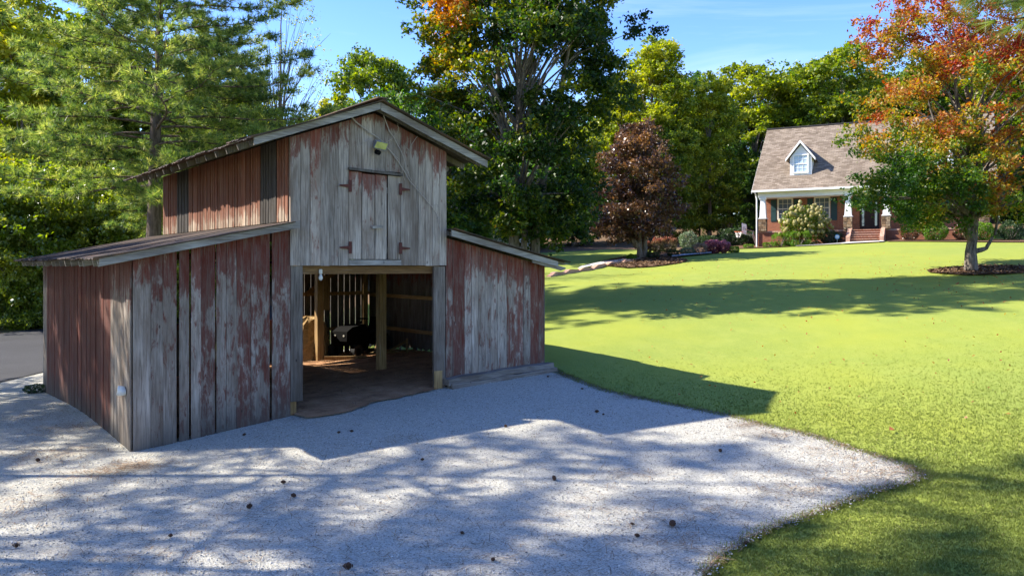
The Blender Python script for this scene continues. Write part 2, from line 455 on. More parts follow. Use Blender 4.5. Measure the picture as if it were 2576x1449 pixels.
# ground materials
def lawn_material():
    m = Mat('lawn_turf', 0.9, 0.15); co = m.coord()
    a = m.noise(co, 22, 6, 0.75); b = m.noise(co, 0.22, 4, 0.6); c = m.noise(m.mapping(co, (1,0.6,1)), 1.7, 5, 0.65)
    col = m.ramp(a, [(0.25,(0.165,0.205,0.046)),(0.5,(0.212,0.262,0.044)),(0.75,(0.28,0.33,0.066))])
    col = m.mix(m.ramp(c, [(0.42, 0.0), (0.75, 0.45)]), col, (0.30,0.33,0.07))
    col = m.mix(m.ramp(b, [(0.42, 0.0), (0.68, 0.55)]), col, (0.29,0.31,0.035))
    # bare woodland floor where the lawn ends
    at_ = m.n('Attribute'); at_.attribute_name = 'tint'
    w = m.math('ADD', at_.outputs['Fac'], m.math('MULTIPLY', m.math('SUBTRACT', c, 0.5), 0.5), True)
    litter = m.ramp(a, [(0.3,(0.05,0.035,0.022)),(0.7,(0.22,0.14,0.08))])
    col = m.mix(m.ramp(w, [(0.4, 0.0), (0.6, 1.0)]), col, litter)
    m.color(col); m.bump(m.noise(co, 60, 4, 0.75), 0.45, 0.03)
    return m.m
M['lawn'] = lawn_material()
M['blade'] = leaf_material('grass_blade', [(0.0,(0.14,0.18,0.038)),(0.5,(0.22,0.272,0.045)),(0.85,(0.30,0.34,0.105)),(1.0,(0.50,0.44,0.2))], 0.45, 0.6, 0.2, 0.0)
def up_normals(mat, k=0.85):
    '''mown turf scatters light like the surface it covers: lean the blades' shading towards the ground's'''
    t = mat.node_tree; g = t.nodes.new('ShaderNodeNewGeometry'); mxn = t.nodes.new('ShaderNodeMix'); mxn.data_type = 'VECTOR'
    mxn.inputs[0].default_value = k; mxn.inputs[5].default_value = (0,0,1); t.links.new(g.outputs['Normal'], mxn.inputs[4])
    nn = t.nodes.new('ShaderNodeVectorMath'); nn.operation = 'NORMALIZE'; t.links.new(mxn.outputs[1], nn.inputs[0])
    for nd in t.nodes:
        if nd.bl_idname in ('ShaderNodeBsdfPrincipled','ShaderNodeBsdfTranslucent'): t.links.new(nn.outputs[0], nd.inputs['Normal'])
up_normals(M['blade'])

def gravel_material():
    m = Mat('pale_gravel', 0.95, 0.1); co = m.coord()
    vo = m.n('TexVoronoi'); vo.inputs['Scale'].default_value = 62; m.l(co, vo.inputs['Vector'])
    v2 = m.n('TexVoronoi'); v2.inputs['Scale'].default_value = 130; m.l(co, v2.inputs['Vector'])
    sc = m.n('SeparateColor'); m.l(vo.outputs['Color'], sc.inputs[0])
    s2 = m.n('SeparateColor'); m.l(v2.outputs['Color'], s2.inputs[0])
    f = m.math('ADD', m.math('MULTIPLY', sc.outputs[0], 0.55), m.math('MULTIPLY', s2.outputs[0], 0.45))
    col = m.ramp(f, [(0.08,(0.22,0.205,0.165)),(0.4,(0.45,0.43,0.355)),(0.85,(0.66,0.635,0.54))])
    dirt = m.noise(m.mapping(co, (0.6,1.4,1)), 0.9, 6, 0.7, 0.4)
    col = m.mix(m.ramp(dirt, [(0.56, 0.0), (0.78, 0.55)]), col, (0.25,0.21,0.175))
    fine = m.noise(m.mapping(co, (1,3.0,1)), 5, 6, 0.75, 0.8)
    col = m.mix(m.ramp(fine, [(0.60, 0.0), (0.72, 0.4)]), col, (0.17,0.14,0.115))
    m.color(col)
    m.bump(m.math('ADD', vo.outputs['Distance'], m.math('MULTIPLY', v2.outputs['Distance'], 0.5)), 0.9, 0.02)
    return m.m
M['gravel'] = gravel_material()
m = Mat('grey_pebble', 0.9, 0.15)
_a = m.n('Attribute'); _a.attribute_name = 'tint'
m.color(m.ramp(_a.outputs['Fac'], [(0.0,(0.17,0.16,0.145)),(0.5,(0.42,0.40,0.37)),(1.0,(0.64,0.62,0.57))])); M['pebble'] = m.m
M['asphalt'] = ground_material('worn_asphalt', [(0.3,(0.045,0.045,0.048)),(0.7,(0.085,0.084,0.084))], 60, 0.4, 120, 0.85, [(0.3,0.7),(0.7,1.0)], 0.4).m
M['dirt'] = ground_material('red_brown_dirt', [(0.25,(0.15,0.080,0.042)),(0.5,(0.38,0.205,0.105)),(0.75,(0.52,0.32,0.18))], 2.2, 0.9, 18, 0.95, dist=0.05).m
M['mulch'] = ground_material('bark_mulch', [(0.3,(0.05,0.03,0.02)),(0.55,(0.17,0.10,0.06)),(0.8,(0.34,0.22,0.14))], 14, 1.0, 30, 0.95, dist=0.06).m
m = Mat('brown_pine_straw', 0.85, 0.2)
_a = m.n('Attribute'); _a.attribute_name = 'tint'
m.color(m.ramp(_a.outputs['Fac'], [(0.0,(0.07,0.04,0.026)),(0.6,(0.23,0.14,0.075)),(1.0,(0.42,0.27,0.14))])); M['straw'] = m.m
M['cone'] = plain('pine_cone_scale', (0.10,0.055,0.035), 0.8, 0.2, 0.4, 40)

# ------------------------------------------------------------------ terrain
# (x, y, height above or below the camera)
TP = [(-12,4,-3.15),(-5,4,-3.15),(2,4,-3.1),(9,4,-2.9),(-5,8.4,-3.2),(0,8.4,-3.18),(5,9,-3.08),(5.8,11.4,-2.95),(-6.46,13.87,-3.2),(-12,13,-3.25),
 (-18,14,-3.35),(-4.24,15.58,-2.91),(-1.5,17.65,-2.69),(0.8,19.45,-2.54),(4.4,19.2,-2.6),(5.3,17.1,-2.68),(-9.35,17.6,-3.14),(-12.5,21.8,-3.36),(-5.6,23.7,-2.8),
 (-5,26.5,-2.75),(-15,24,-3.4),(-15,32,-3.38),(-25,42,-3.35),(-30,25,-3.4),(-12,45,-3.0),(-25,55,-2.6),(-40,45,-3.2),(-40,15,-3.4),
 (12,10,-2.75),(14,15,-2.4),(12,20,-2.05),(15,25,-1.3),(18.6,33,-0.26),(20,40,0.45),(22,48,1.05),(25,55,1.6),(18.1,60,1.3),(31,53,1.62),(36,45,1.2),(30,30,0.1),(28,18,-1.6),(25,8,-2.4),
 (1.5,22,-2.35),(2,28,-1.75),(3.5,36,-0.85),(3.8,42,-0.42),(7.5,48,0.4),(7,42,-0.25),(12,48,0.62),(12,40,-0.05),(9,33,-0.75),(9,26,-1.6),
 (0,31,-1.65),(0,45,-0.2),(3,55,0.75),(10,56,1.0),(12,62,1.3),(0,65,1.2),(10,72,2.2),(20,75,3.0),(35,70,3.2),(50,55,3.0),(50,30,0.8),(-8,35,-2.4),(-8,55,-1.0),(-15,70,0.2),(-40,75,-0.5),
 (-60,40,-2.8),(60,80,4.5),(-60,90,1.5),(0,95,4.0),(30,100,5.5),(-30,0,-3.4),(30,0,-2.4),(0,-8,-3.1)]
TP = np.array(TP, float)
def _k(r2): return np.where(r2 > 1e-9, 0.5*r2*np.log(np.maximum(r2, 1e-9)), 0.0)
def _fit():
    n = len(TP); P = TP[:, :2]/30.0
    r2 = ((P[:,None,:]-P[None,:,:])**2).sum(-1)
    A = np.zeros((n+3, n+3)); A[:n,:n] = _k(r2) + np.eye(n)*2e-4
    A[:n,n] = 1; A[:n,n+1:] = P; A[n,:n] = 1; A[n+1:,:n] = P.T
    return np.linalg.solve(A, np.concatenate([TP[:,2], np.zeros(3)]))
TW = _fit()
def height(x, y):
    """ground height in the world (camera is at 3.2)"""
    x = np.asarray(x, float); y = np.asarray(y, float); sh = x.shape
    x0 = x.ravel(); y0 = y.ravel()
    cx = np.clip(x0, -60, 60); cy = np.clip(y0, -8, 100)
    P = np.stack([cx, cy], 1)/30.0; Q = TP[:, :2]/30.0; n = len(TP)
    r2 = ((P[:,None,:]-Q[None,:,:])**2).sum(-1)
    z = _k(r2) @ TW[:n] + TW[n] + P @ TW[n+1:]
    far = np.maximum(y0-100, 0)*0.03
    return (z + far + CAMZ).reshape(sh)
def gz(x, y): return float(height(np.array([x]), np.array([y]))[0])
def gp(px, py, y0=5.0, y1=110.0):
    """where the sight line through a picture point meets the ground"""
    Y = np.linspace(y0, y1, 2200)
    X = (px-HX)/FPX*Y; Z = CAMZ + (HY-py)/FPX*Y
    d = Z - height(X, Y)
    i = int(np.argmax(d < 0))
    if d[i] >= 0: i = len(Y)-1
    return (float(X[i]), float(Y[i]))
def on(x, y, dz=0.0): return (x, y, gz(x, y)+dz)

BU, BV = Vector((0.7922, 0.6103)), Vector((-0.6103, 0.7922))
BA = Vector((-6.46, 13.87))
BROT = math.atan2(0.6103, 0.7922)
def bw(t, s):
    p = BA + BU*t + BV*s
    return (p.x, p.y)

gravel_px = [(1372,925),(1450,958),(1520,985),(1610,1004),(1700,1022),(1770,1036),(1840,1050),(1900,1066),(1950,1078),(2015,1092),(2080,1110),(2140,1130),(2200,1150),
             (2260,1168),(2300,1186),(2325,1202),(2290,1218),(2200,1240),(2140,1262),(2080,1285),(2030,1302),(1980,1320),(1940,1336),(1900,1350),(1865,1372),(1830,1395),(1795,1425),(1768,1449)]
GRAVEL = [gp(*p) for p in gravel_px]
GRAVEL += [(1.4,7.4),(0.2,6.6),(-4,5.5),(-10,5),(-17,5),(-20,12),(-17.6,18),gp(0,962),gp(55,950),gp(103,938),(-13.6,29),(-10.5,29.5),bw(4.5,10.5),bw(9.0,9.5),bw(9.0,4.0),bw(9.1,0.3)]
ROAD = [(-20,10),(-17.5,18.0),gp(0,964),gp(55,952),gp(103,940),(-13.7,29),(-12.5,36),(-10,48),(-16,52),gp(105,829),gp(50,834),gp(0,842),(-34,36),(-44,30),(-44,10)]
BARN_FOOT = [bw(0,0),bw(9.14,0),bw(9.14,8.9),bw(2.8,8.9),bw(2.8,9.7),bw(0,9.7)]
def HL(t, o):
    '''a place before (o<0) the house front, t metres from its left corner'''
    return (18.1+.878*t+.4786*o, 60-.4786*t+.878*o)
def house_px(px, o):
    r = (px-HX)/FPX; x0 = 18.1+.4786*o; y0 = 60+.878*o
    return HL((r*y0-x0)/(.878+.4786*r), o)
MULCH_HOUSE = [(7.6,46.6),(9.3,46.9),(12.2,49.4),(14.3,51.4),HL(-1.6,-4.3),HL(0.5,-3.2),HL(3,-2.9),HL(5.9,-2.4),HL(6.0,-0.1),HL(3,0.0),HL(0,0.0),HL(-1.0,3.0),(15,61),(9,52)]
MULCH_TREE = [gp(*p) for p in [(1508,666),(1530,671),(1580,676),(1640,673),(1700,665),(1730,658),(1720,653),(1690,650),(1640,645),(1600,643),(1560,650),(1520,658)]]
MC = (18.6, 33.0)
MULCH_MAPLE = [(MC[0]+0.4+1.9*math.cos(a)*(1+0.08*math.sin(3*a)), MC[1]+1.5*math.sin(a)) for a in np.linspace(0, 2*math.pi, 22)[:-1]]
MULCH_RIGHT = [HL(8.8,-2.2),HL(12,-2.8),HL(15,-3.2),HL(20,-3.5),HL(20,0),HL(14.8,0.0),HL(8.8,0.0)]
WALK = [HL(6.3,-1.7),HL(8.5,-1.7),HL(8.7,-2.6),HL(7.6,-3.3),HL(5.6,-3.9),HL(3.4,-4.4),HL(3.3,-3.8),HL(5.0,-3.2),HL(6.0,-2.6)]

def grid_mesh(name, xs, ys, mat, dz=0.0, tint=None):
    X, Y = np.meshgrid(xs, ys); Z = height(X, Y) + dz
    v = np.stack([X, Y, Z], -1).reshape(-1, 3)
    nx, ny = len(xs), len(ys)
    i = np.arange((ny-1)*(nx-1)); r = i//(nx-1); c = i % (nx-1); a = r*nx+c
    f = np.stack([a, a+1, a+nx+1, a+nx], 1)
    t = tint(X.ravel(), Y.ravel()) if tint else None
    return link(name, np_mesh(name, v, f, 4, True, t), mat)

U_ = random.uniform
def sheet(name, poly, mat, dz, step, kind='structure', parent=None, rough=0.0):
    """a thin sheet over the terrain with a given outline"""
    P = []
    for i in range(len(poly)):
        a = Vector(poly[i]); b = Vector(poly[(i+1) % len(poly)])
        k = max(1, int((b-a).length/step))
        for j in range(k): P.append(a + (b-a)*j/k + (Vector((U_(-rough,rough),U_(-rough,rough))) if rough else Vector((0,0))))
    n = len(P)
    xs = [p.x for p in P]; ys = [p.y for p in P]
    gx, gy = np.meshgrid(np.arange(min(xs), max(xs), step), np.arange(min(ys), max(ys), step))
    ins = in_poly(gx.ravel(), gy.ravel(), [(p.x, p.y) for p in P])
    pts = [Vector((a, b)) for a, b in zip(gx.ravel()[ins], gy.ravel()[ins])]
    allp = P + pts
    co, _, fs, *_r = delaunay_2d_cdt(allp, [(i, (i+1) % n) for i in range(n)], [], 1, 1e-4)
    A = np.array([[c.x, c.y] for c in co]); Z = height(A[:,0], A[:,1]) + dz
    me = bpy.data.meshes.new(name); me.from_pydata([(a[0], a[1], z) for a, z in zip(A, Z)], [], [tuple(f) for f in fs])
    me.polygons.foreach_set('use_smooth', [True]*len(me.polygons)); me.update()
    o = link(name, me, mat, parent)
    o['kind'] = kind
    return o

def wood_floor(X, Y):
    t = np.clip((Y - (56 + np.where(X > 6, 1.5, 0) + 0.15*np.abs(X-15)))/6.0 + 0.45, 0, 1)      # beyond the lawn
    t = np.where((X > 14.5) & (Y < 66), np.clip((Y-60)/4, 0, 1), t)
    t2 = np.clip((-X - 12 - (Y-20)*0.02)/4.0, 0, 1)
    t2 = np.where(Y > 43, 1.0, t2*0.6)
    t = np.where(X < -6, np.maximum(t, t2), t)
    return np.clip(t, 0, 1)
xs = np.concatenate([[-400,-250,-150,-90,-70], np.arange(-50, 50.1, 0.6), [60,75,100,150,250,400]])
ys = np.concatenate([[-150,-80,-40,-20,-10], np.arange(-4, 75, 0.6), [78,82,86,92,100,120,160,220,320,600]])
g = grid_mesh('ground', xs, ys, M['lawn'], 0.0, wood_floor)
g['kind'] = 'structure'
sheet('road', ROAD, M['asphalt'], 0.045, 1.0)
sheet('gravel_yard', GRAVEL, M['gravel'], 0.022, 0.22, rough=0.03)
DIRT = [bw(0.15,0.15),bw(2.85,0.12),bw(2.95,-0.45),bw(3.4,-0.62),bw(4.0,-0.5),bw(4.4,-0.3),bw(5.2,-0.22),bw(6.0,-0.08),bw(6.3,0.1),bw(9.0,0.12),bw(9.0,8.8),bw(2.9,8.8),bw(2.7,9.6),bw(0.1,9.6)]
sheet('dirt_floor', DIRT, M['dirt'], 0.055, 0.18, rough=0.05)
sheet('mulch_bed', MULCH_HOUSE, M['mulch'], 0.05, 0.8)
sheet('mulch_bed', MULCH_TREE, M['mulch'], 0.06, 0.3, rough=0.08)
sheet('mulch_bed', MULCH_MAPLE, M['mulch'], 0.05, 0.25, rough=0.09)
sheet('mulch_bed', MULCH_RIGHT, M['mulch'], 0.06, 0.8)
sheet('walkway', WALK, M['concrete'], 0.09, 0.5)

# ------------------------------------------------------------------ the barn
barn = empty('barn', (BA.x, BA.y, 0), BROT, label='weathered grey and red plank barn with lean-tos and open doorway on the gravel', cat='barn')
def gl(t, s):
    x, y = bw(t, s); return gz(x, y)
def plank(z0a, z0b, z1a, z1b, w, th, axis, loc, mat, color, parent=barn, name='plank', bow=0.006, ragged=0.0):
    """an upright board: foot heights z0a/z0b and top heights z1a/z1b at its two edges; width runs along x ('u') or y ('v')"""
    n = 5; vs = []; fs = []
    zb = min(z0a, z0b)
    b0 = random.uniform(-bow, bow); e0 = random.uniform(-0.004, 0.004); e1 = random.uniform(-0.004, 0.004)
    for i in range(n):
        k = i/(n-1)
        off = b0*math.sin(math.pi*k)
        for (xx, yy) in ((0+e0*math.sin(3*k), 0), (w+e1*math.sin(4*k), 0), (w+e1*math.sin(4*k), th), (0+e0*math.sin(3*k), th)):
            za = z0a + (z0b-z0a)*(xx/w); zt = z1a + (z1b-z1a)*(xx/w)
            z = za + (zt-za)*k
            if i == 0 and ragged: z += random.uniform(-ragged, ragged)
            vs.append((xx, yy+off, z - zb) if axis == 'u' else (yy+off, xx, z - zb))
    for i in range(n-1):
        for k in range(4):
            k2 = (k+1) % 4
            fs.append((i*4+k, i*4+k2, (i+1)*4+k2, (i+1)*4+k))
    fs.append((3,2,1,0)); fs.append(tuple((n-1)*4+k for k in range(4)))
    if axis == 'v': fs = [f[::-1] for f in fs]
    me = bpy.data.meshes.new(name); me.from_pydata(vs, [], fs); me.update()
    return link(name, me, mat, parent, (loc[0], loc[1], zb), color)

def front_t(px, s=0.0):
    """distance along the front wall (set back s) seen at picture column px"""
    r = (px-HX)/FPX; x0 = BA.x + BV.x*s; y0 = BA.y + BV.y*s
    return (r*y0 - x0)/(BU.x - r*BU.y)

U = random.uniform
def wc(red, bright=0.5, foot=0.6): return (max(0, min(2, red)), max(0.05, bright*U(0.80,1.18)), foot, 1)
def ltop(t): return 3.30 + 0.2145*t           # underside of the left lean-to roof
def rtop(t): return 3.80 - 0.22*(t-6.31)      # underside of the right lean-to roof
def mtop(t): return 6.30 - 0.37*abs(t-4.57)   # underside of the main roof
# front of the left lean-to
ed = [front_t(p) for p in (334,379,410,446,477,505,542,569,595,631,680,731)]
gapw = {3:0.034, 4:0.026, 6:0.02, 10:0.034}
redl = [0.08,0.38,0.36,0.42,0.42,0.66,0.42,0.44,0.68,0.60,0.66]
for i in range(len(ed)-1):
    a, b = ed[i] + gapw.get(i, 0.004), ed[i+1] - gapw.get(i+1, 0.004)*0.4
    th = 0.024
    plank(gl(a,0)-0.02, gl(b,0)-0.02, ltop(a)+0.05, ltop(b)+0.05, b-a, th, 'u', (a, U(-0.006,0.004)), M['wood'], wc(redl[i], 0.44, 0.9), ragged=0.012)
# gable wall, above the doorway, round the loft door
D0, D1 = front_t(877,-0.03), front_t(1008,-0.03)
DZ0, DZ1 = 3.30, 5.08
ed = [front_t(p,-0.03) for p in (730,755.7,779.7,806.8,829.2,851,877,910,942.6,968.8,1008,1031,1052,1070,1087.8,1104.6,1123)]
redg = [0.06,0.08,0.42,0.08,0.22,0.12,0.30,0.25,0.15,0.35,0.12,0.12,0.2,0.12,0.3,0.2]
brg = [0.47,0.48,0.62,0.48,0.46,0.42,0.46,0.5,0.44,0.46,0.5,0.44,0.46,0.47,0.52,0.48]
for i in range(len(ed)-1):
    a, b = ed[i]+0.004, ed[i+1]-0.003
    z0 = 3.19 + U(-0.006,0.006)
    if a > D0-0.05 and b < D1+0.05: z0 = DZ1 + 0.05
    plank(z0, z0, mtop(a), mtop(b), b-a, 0.024, 'u', (a, -0.03+U(-0.006,0.004)), M['wood'], wc(redg[i], brg[i], 0.0))
# front of the right lean-to
ed = [front_t(p) for p in (1122,1139,1169,1186,1203,1220.5,1235.5,1251.5,1275.5,1300,1316.5,1334.5,1354,1369)]
redr = [0.6,0.85,0.45,0.35,0.38,0.35,0.4,0.3,0.6,0.7,0.45,0.95,0.85]
for i in range(len(ed)-1):
    a, b = ed[i]+0.004, ed[i+1]-0.004
    z0 = gl(a,0)+0.16+U(-0.02,0.06)
    plank(z0, z0+U(-0.02,0.03), rtop(a), rtop(b), b-a, 0.024, 'u', (a, U(-0.006,0.004)), M['wood'], wc(redr[i], 0.54, 0.35), ragged=0.03)
# jambs of the doorway
j0, j1 = front_t(731), front_t(761)
plank(gl(j0,0)+0.28, gl(j1,0)+0.30, 3.188, 3.188, j1-j0, 0.05, 'u', (j0+0.005, 0.0), M['wood'], wc(0.0,0.30,0.5), name='door_jamb', ragged=0.03)
MB().box(j0+0.02, j0+0.14, 0.06, 0.18, gl(j0,0)-0.1, 3.17).build('door_post', M['post'], barn, color=(0,0.5,0,1))
j0, j1 = front_t(1092), front_t(1121)
plank(gl(j0,0)-0.02, gl(j1,0)-0.02, 3.17, 3.17, j1-j0-0.01, 0.06, 'u', (j0, 0.0), M['wood'], wc(0.0,0.33,0.0), name='door_jamb')
MB().box(j0+0.0, j0+0.2, -0.02, 0.0-0.003, gl(j0,0)-0.03, gl(j0,0)+0.42).build('splash_board', M['post'], barn, color=(0,0.62,0.3,1))
# loft door with its hinges, latch and ledges
door = MB().box(D0+0.02, D1-0.02, 0.0, 0.03, DZ0+0.15, DZ0+0.27).build('loft_door', M['wood_x'], barn, color=(0,0.45,0,1))
MB().box(D0+0.02, D1-0.02, 0.0, 0.03, DZ1-0.4, DZ1-0.28).build('ledge', M['wood_x'], door, color=(0,0.45,0,1))
ed = [D0, front_t(910,-0.03), front_t(943,-0.03), front_t(973,-0.03), D1]
for i, (rr, bb) in enumerate(((0.1,0.58),(0.3,0.54),(0.05,0.56),(0.0,0.46))):
    a, b = ed[i]+0.009, ed[i+1]-0.008
    if i == 3: a += 0.02
    tl = DZ1 + (0.0 if i == 0 else -0.03)
    plank(DZ0+0.02, DZ0+0.02, tl, tl-0.01, b-a, 0.026, 'u', (a, -0.036), M['wood'], (rr,bb,0,1), parent=door, bow=0.003)
MB().box(D0, D1, -0.055, -0.028, 3.195, DZ0+0.005).build('sill_board', M['wood_x'], barn, color=(0.0,0.5,0,1))
MB().beam((D0-0.02,-0.07,DZ1+0.045),(D1+0.02,-0.07,DZ1-0.005),0.06,0.05).build('drip_board', M['wood_dark'], barn, color=(0,0.6,0,1))
MB().beam((front_t(935,-.05),-0.075,3.965),(front_t(962,-.05),-0.075,3.985),0.03,0.055).build('latch', M['wood_x'], door, color=(0,0.5,0,1))
for hx, sgn in ((D0+0.02,-1),(D1-0.02,1)):
    for hz in (3.55, 4.78):
        MB().box(hx-0.035, hx+0.035, -0.066, -0.060, hz-0.12, hz+0.12).add(
            [(hx+sgn*0.035,-0.066,hz-0.035),(hx+sgn*0.23,-0.066,hz-0.012),(hx+sgn*0.23,-0.066,hz+0.012),(hx+sgn*0.035,-0.066,hz+0.035),
             (hx+sgn*0.035,-0.058,hz-0.035),(hx+sgn*0.23,-0.058,hz-0.012),(hx+sgn*0.23,-0.058,hz+0.012),(hx+sgn*0.035,-0.058,hz+0.035)],
            [(0,1,2,3),(7,6,5,4),(0,4,5,1),(1,5,6,2),(2,6,7,3),(3,7,4,0)]).build('hinge', M['rust'], door)
# left side wall of the lean-to
LS = 9.7; s = 0.03; k = 0
while s < LS-0.05:
    w = U(0.20,0.29); w = min(w, LS-s)
    f = s/LS
    red = 1.5 if s > 1.3 else 0.25
    if s > 8.8: red = 0.1
    g0 = gl(0,s)
    lean = 0.0
    plank(g0-0.03, gl(0,s+w)-0.03, 3.27, 3.27, w-U(0.004,0.010), 0.024, 'v', (0.0-0.024+U(-0.008,0.004), s), M['wood'], wc(red, 0.34 if red > .5 else 0.36, 1.0), ragged=0.02)
    s += w; k += 1
# loft side wall of narrow red-brown slats
s = 0.06; MS = 8.9
while s < MS-0.02:
    w = min(U(0.11,0.165), MS-s)
    dark = (0.55 < s < 1.35) or (6.4 < s < 7.4)
    zt = mtop(2.8)
    plank(ltop(2.8)+0.14, ltop(2.8)+0.14, zt, zt, w-U(0.020,0.034), 0.022, 'v', (2.8-0.022+U(-0.012,0.004), s), M['wood_dark'] if dark else M['slat_red'],
          wc(0.0 if dark else U(0.3,0.75), 0.25 if dark else 0.46, 0.0))
    s += w
plank(3.9, 3.9, 5.66, 5.66, 0.045, 0.03, 'v', (2.80,0.0), M['wood'], (0,0.45,0,1), name='corner_board')
# right side walls
s = 0.03
while s < MS-0.05:
    w = min(U(0.20,0.30), MS-s)
    g0 = gl(9.14,s)
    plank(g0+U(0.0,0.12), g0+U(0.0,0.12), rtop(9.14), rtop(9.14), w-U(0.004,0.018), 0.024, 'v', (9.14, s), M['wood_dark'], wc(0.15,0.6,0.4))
    s += w
s = 0.03
while s < MS-0.05:
    w = min(0.3, MS-s)
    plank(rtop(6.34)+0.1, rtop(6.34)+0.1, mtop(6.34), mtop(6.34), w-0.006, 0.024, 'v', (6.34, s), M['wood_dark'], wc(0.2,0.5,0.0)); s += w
# back wall, with the gaps the light comes through and an added rear opening
t = 0.05
while t < 9.1:
    w = min(U(0.19,0.26), 9.12-t)
    gap = U(0.012,0.03) if t > 6.4 else U(0.004,0.012)
    sb = MS if t > 2.8 else LS-0.03
    top = (ltop(t)-0.02) if t < 2.8 else (rtop(t)-0.02 if t > 6.34 else mtop(t)-0.02)
    g0 = gl(t, sb)
    foot = g0 + (U(-0.05,0.02) if t < 8.75 else U(0.02,0.35))
    if 2.95 < t < 5.8:  # opening put in so the sun reaches the hay
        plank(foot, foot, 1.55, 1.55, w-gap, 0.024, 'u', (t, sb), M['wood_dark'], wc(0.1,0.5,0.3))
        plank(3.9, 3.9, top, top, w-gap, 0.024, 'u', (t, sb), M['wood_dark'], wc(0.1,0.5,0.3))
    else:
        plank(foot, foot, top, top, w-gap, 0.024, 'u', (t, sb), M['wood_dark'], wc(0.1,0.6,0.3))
    t += w
# frame: posts, beams, rails
for (t, s, hh, w) in ((6.52,3.25,3.02,0.19),(6.60,7.1,3.02,0.2),(2.82,3.25,3.3,0.16),(2.82,6.9,3.3,0.16),(4.5,8.7,3.1,0.12),(8.9,8.7,3.05,0.12),(0.12,8.0,3.1,0.12),(0.12,4.6,3.1,0.12)):
    MB().box(-w/2, w/2, -w/2, w/2, 0, hh-gl(t,s)).build('post', M['post'], barn, (t, s, gl(t,s)+0.02), color=(0,0.62,0,1))
MB().box(6.42,6.64,0.1,8.8,3.03,3.21).build('tie_beam', M['beam'], barn, color=(0,0.6,0,1))
MB().box(2.74,2.90,0.2,8.8,3.33,3.5).build('tie_beam', M['beam'], barn, color=(0,0.6,0,1))
MB().box(3.05,6.38,0.10,0.16,3.02,3.18).build('door_header', M['header'], barn, color=(0,0.5,0,1))
MB().box(6.62,9.1,8.80,8.86,2.25,2.36).box(6.62,9.1,8.80,8.86,1.15,1.25).build('wall_rail', M['beam'], barn, color=(0,0.6,0,1))
MB().box(9.04,9.12,0.2,8.7,2.2,2.30).box(9.04,9.12,0.2,8.7,1.2,1.30).build('wall_rail', M['beam'], barn, color=(0,0.6,0,1))
MB().beam((6.9,8.76,2.3),(8.2,8.76,3.2),0.04,0.12).build('brace', M['beam'], barn, color=(0,0.4,0,1))
MB().box(6.60,6.90,7.02,7.06,1.9,2.9).build('hanging_board', M['post'], barn, color=(0,0.35,0,1))
MB().box(2.84,6.30,0.02,5.6,3.24,3.28).build('loft_floor', M['wood_dark'], barn, color=(0,0.4,0,1))
# rotten sill timbers at the foot of the right lean-to
for (a, b, y, z, hh) in ((6.28,9.25,-0.05,0.10,0.15),(6.33,9.32,-0.12,-0.03,0.14)):
    pts = 9; vs = []; fs = []
    for i in range(pts):
        t = a + (b-a)*i/(pts-1); g0 = gl(t,-0.08) + z + U(-0.015,0.015); w = 0.17
        h0 = hh*U(0.85,1.1)
        vs += [(t,y-w+U(-.02,.02),g0),(t,y+w*0.3,g0),(t,y+w*0.3,g0+h0+U(-.01,.01)),(t,y-w*0.8+U(-.03,.01),g0+h0*U(0.8,1.0))]
    for i in range(pts-1):
        for k in range(4): fs.append((i*4+k, i*4+(k+1)%4, (i+1)*4+(k+1)%4, (i+1)*4+k))
    fs += [(3,2,1,0), tuple((pts-1)*4+k for k in range(4))]
    MB().add(vs, fs).build('sill_timber', M['log'], barn, color=(0,0.5,0,1))

# roofs: corrugated sheets, purlin and rafter ends, fascia boards
def roof_sheet(p0, p1, sa, sb, name='roof_sheet', sag=0.02, over=0.0):
    """corrugated sheet from ridge point p0=(t,z) down to eave point p1, covering sa..sb along the barn"""
    nc = 14; nr = 6; vs = []; e = U(-0.04,0.08)
    for r in range(nr+1):
        k = r/nr
        t = p0[0] + (p1[0]-p0[0])*k + (math.copysign(e, p1[0]-p0[0]) if r == nr else 0); z = p0[1] + (p1[1]-p0[1])*k - sag*math.sin(math.pi*k)
        for c in range(nc+1):
            s = sa + (sb-sa)*c/nc
            rip = 0.009*math.cos(c*math.pi) + (U(-0.02,0.012) if r == nr else 0)
            vs.append((t, s, z + rip))
    n = len(vs); vs += [(x, y, z-0.006) for x, y, z in vs]
    fs = []
    for r in range(nr):
        for c in range(nc):
            a = r*(nc+1)+c
            fs.append((a, a+1, a+nc+2, a+nc+1)); fs.append((n+a, n+a+nc+1, n+a+nc+2, n+a+1))
    for c in range(nc):
        a = nr*(nc+1)+c; fs.append((a, a+1, n+a+1, n+a)); fs.append((c, n+c, n+c+1, c+1))
    for r in range(nr):
        a = r*(nc+1); b = a+nc+1; fs.append((a, b, n+b, n+a))
        a += nc; b += nc; fs.append((a, n+a, n+b, b))
    me = bpy.data.meshes.new(name); me.from_pydata(vs, [], fs); me.update()
    return link(name, me, M['roofing'], barn)
s = -0.42; i = 0
while s < MS+0.3:
    dz = 0.004*(i % 2)
    e = 0.0
    roof_sheet((4.57, 6.50+dz), (1.93+U(-.03,.03), 5.53+dz+U(-.02,.02)), s, s+0.70, sag=0.01)
    roof_sheet((4.57, 6.52+dz), (7.25, 5.54+dz), s, s+0.70)
    roof_sheet((6.36, 3.99+dz), (9.62, 3.28+dz), s+0.1, s+0.80, sag=0.015)
    s += 0.66; i += 1
s = -0.32; i = 0
while s < LS+0.1:
    roof_sheet((2.79, 4.02+0.004*(i%2)), (-0.60+U(-.05,.04), 3.315+0.004*(i%2)+U(-.012,.015)), s, s+0.70, sag=0.0); s += 0.66; i += 1
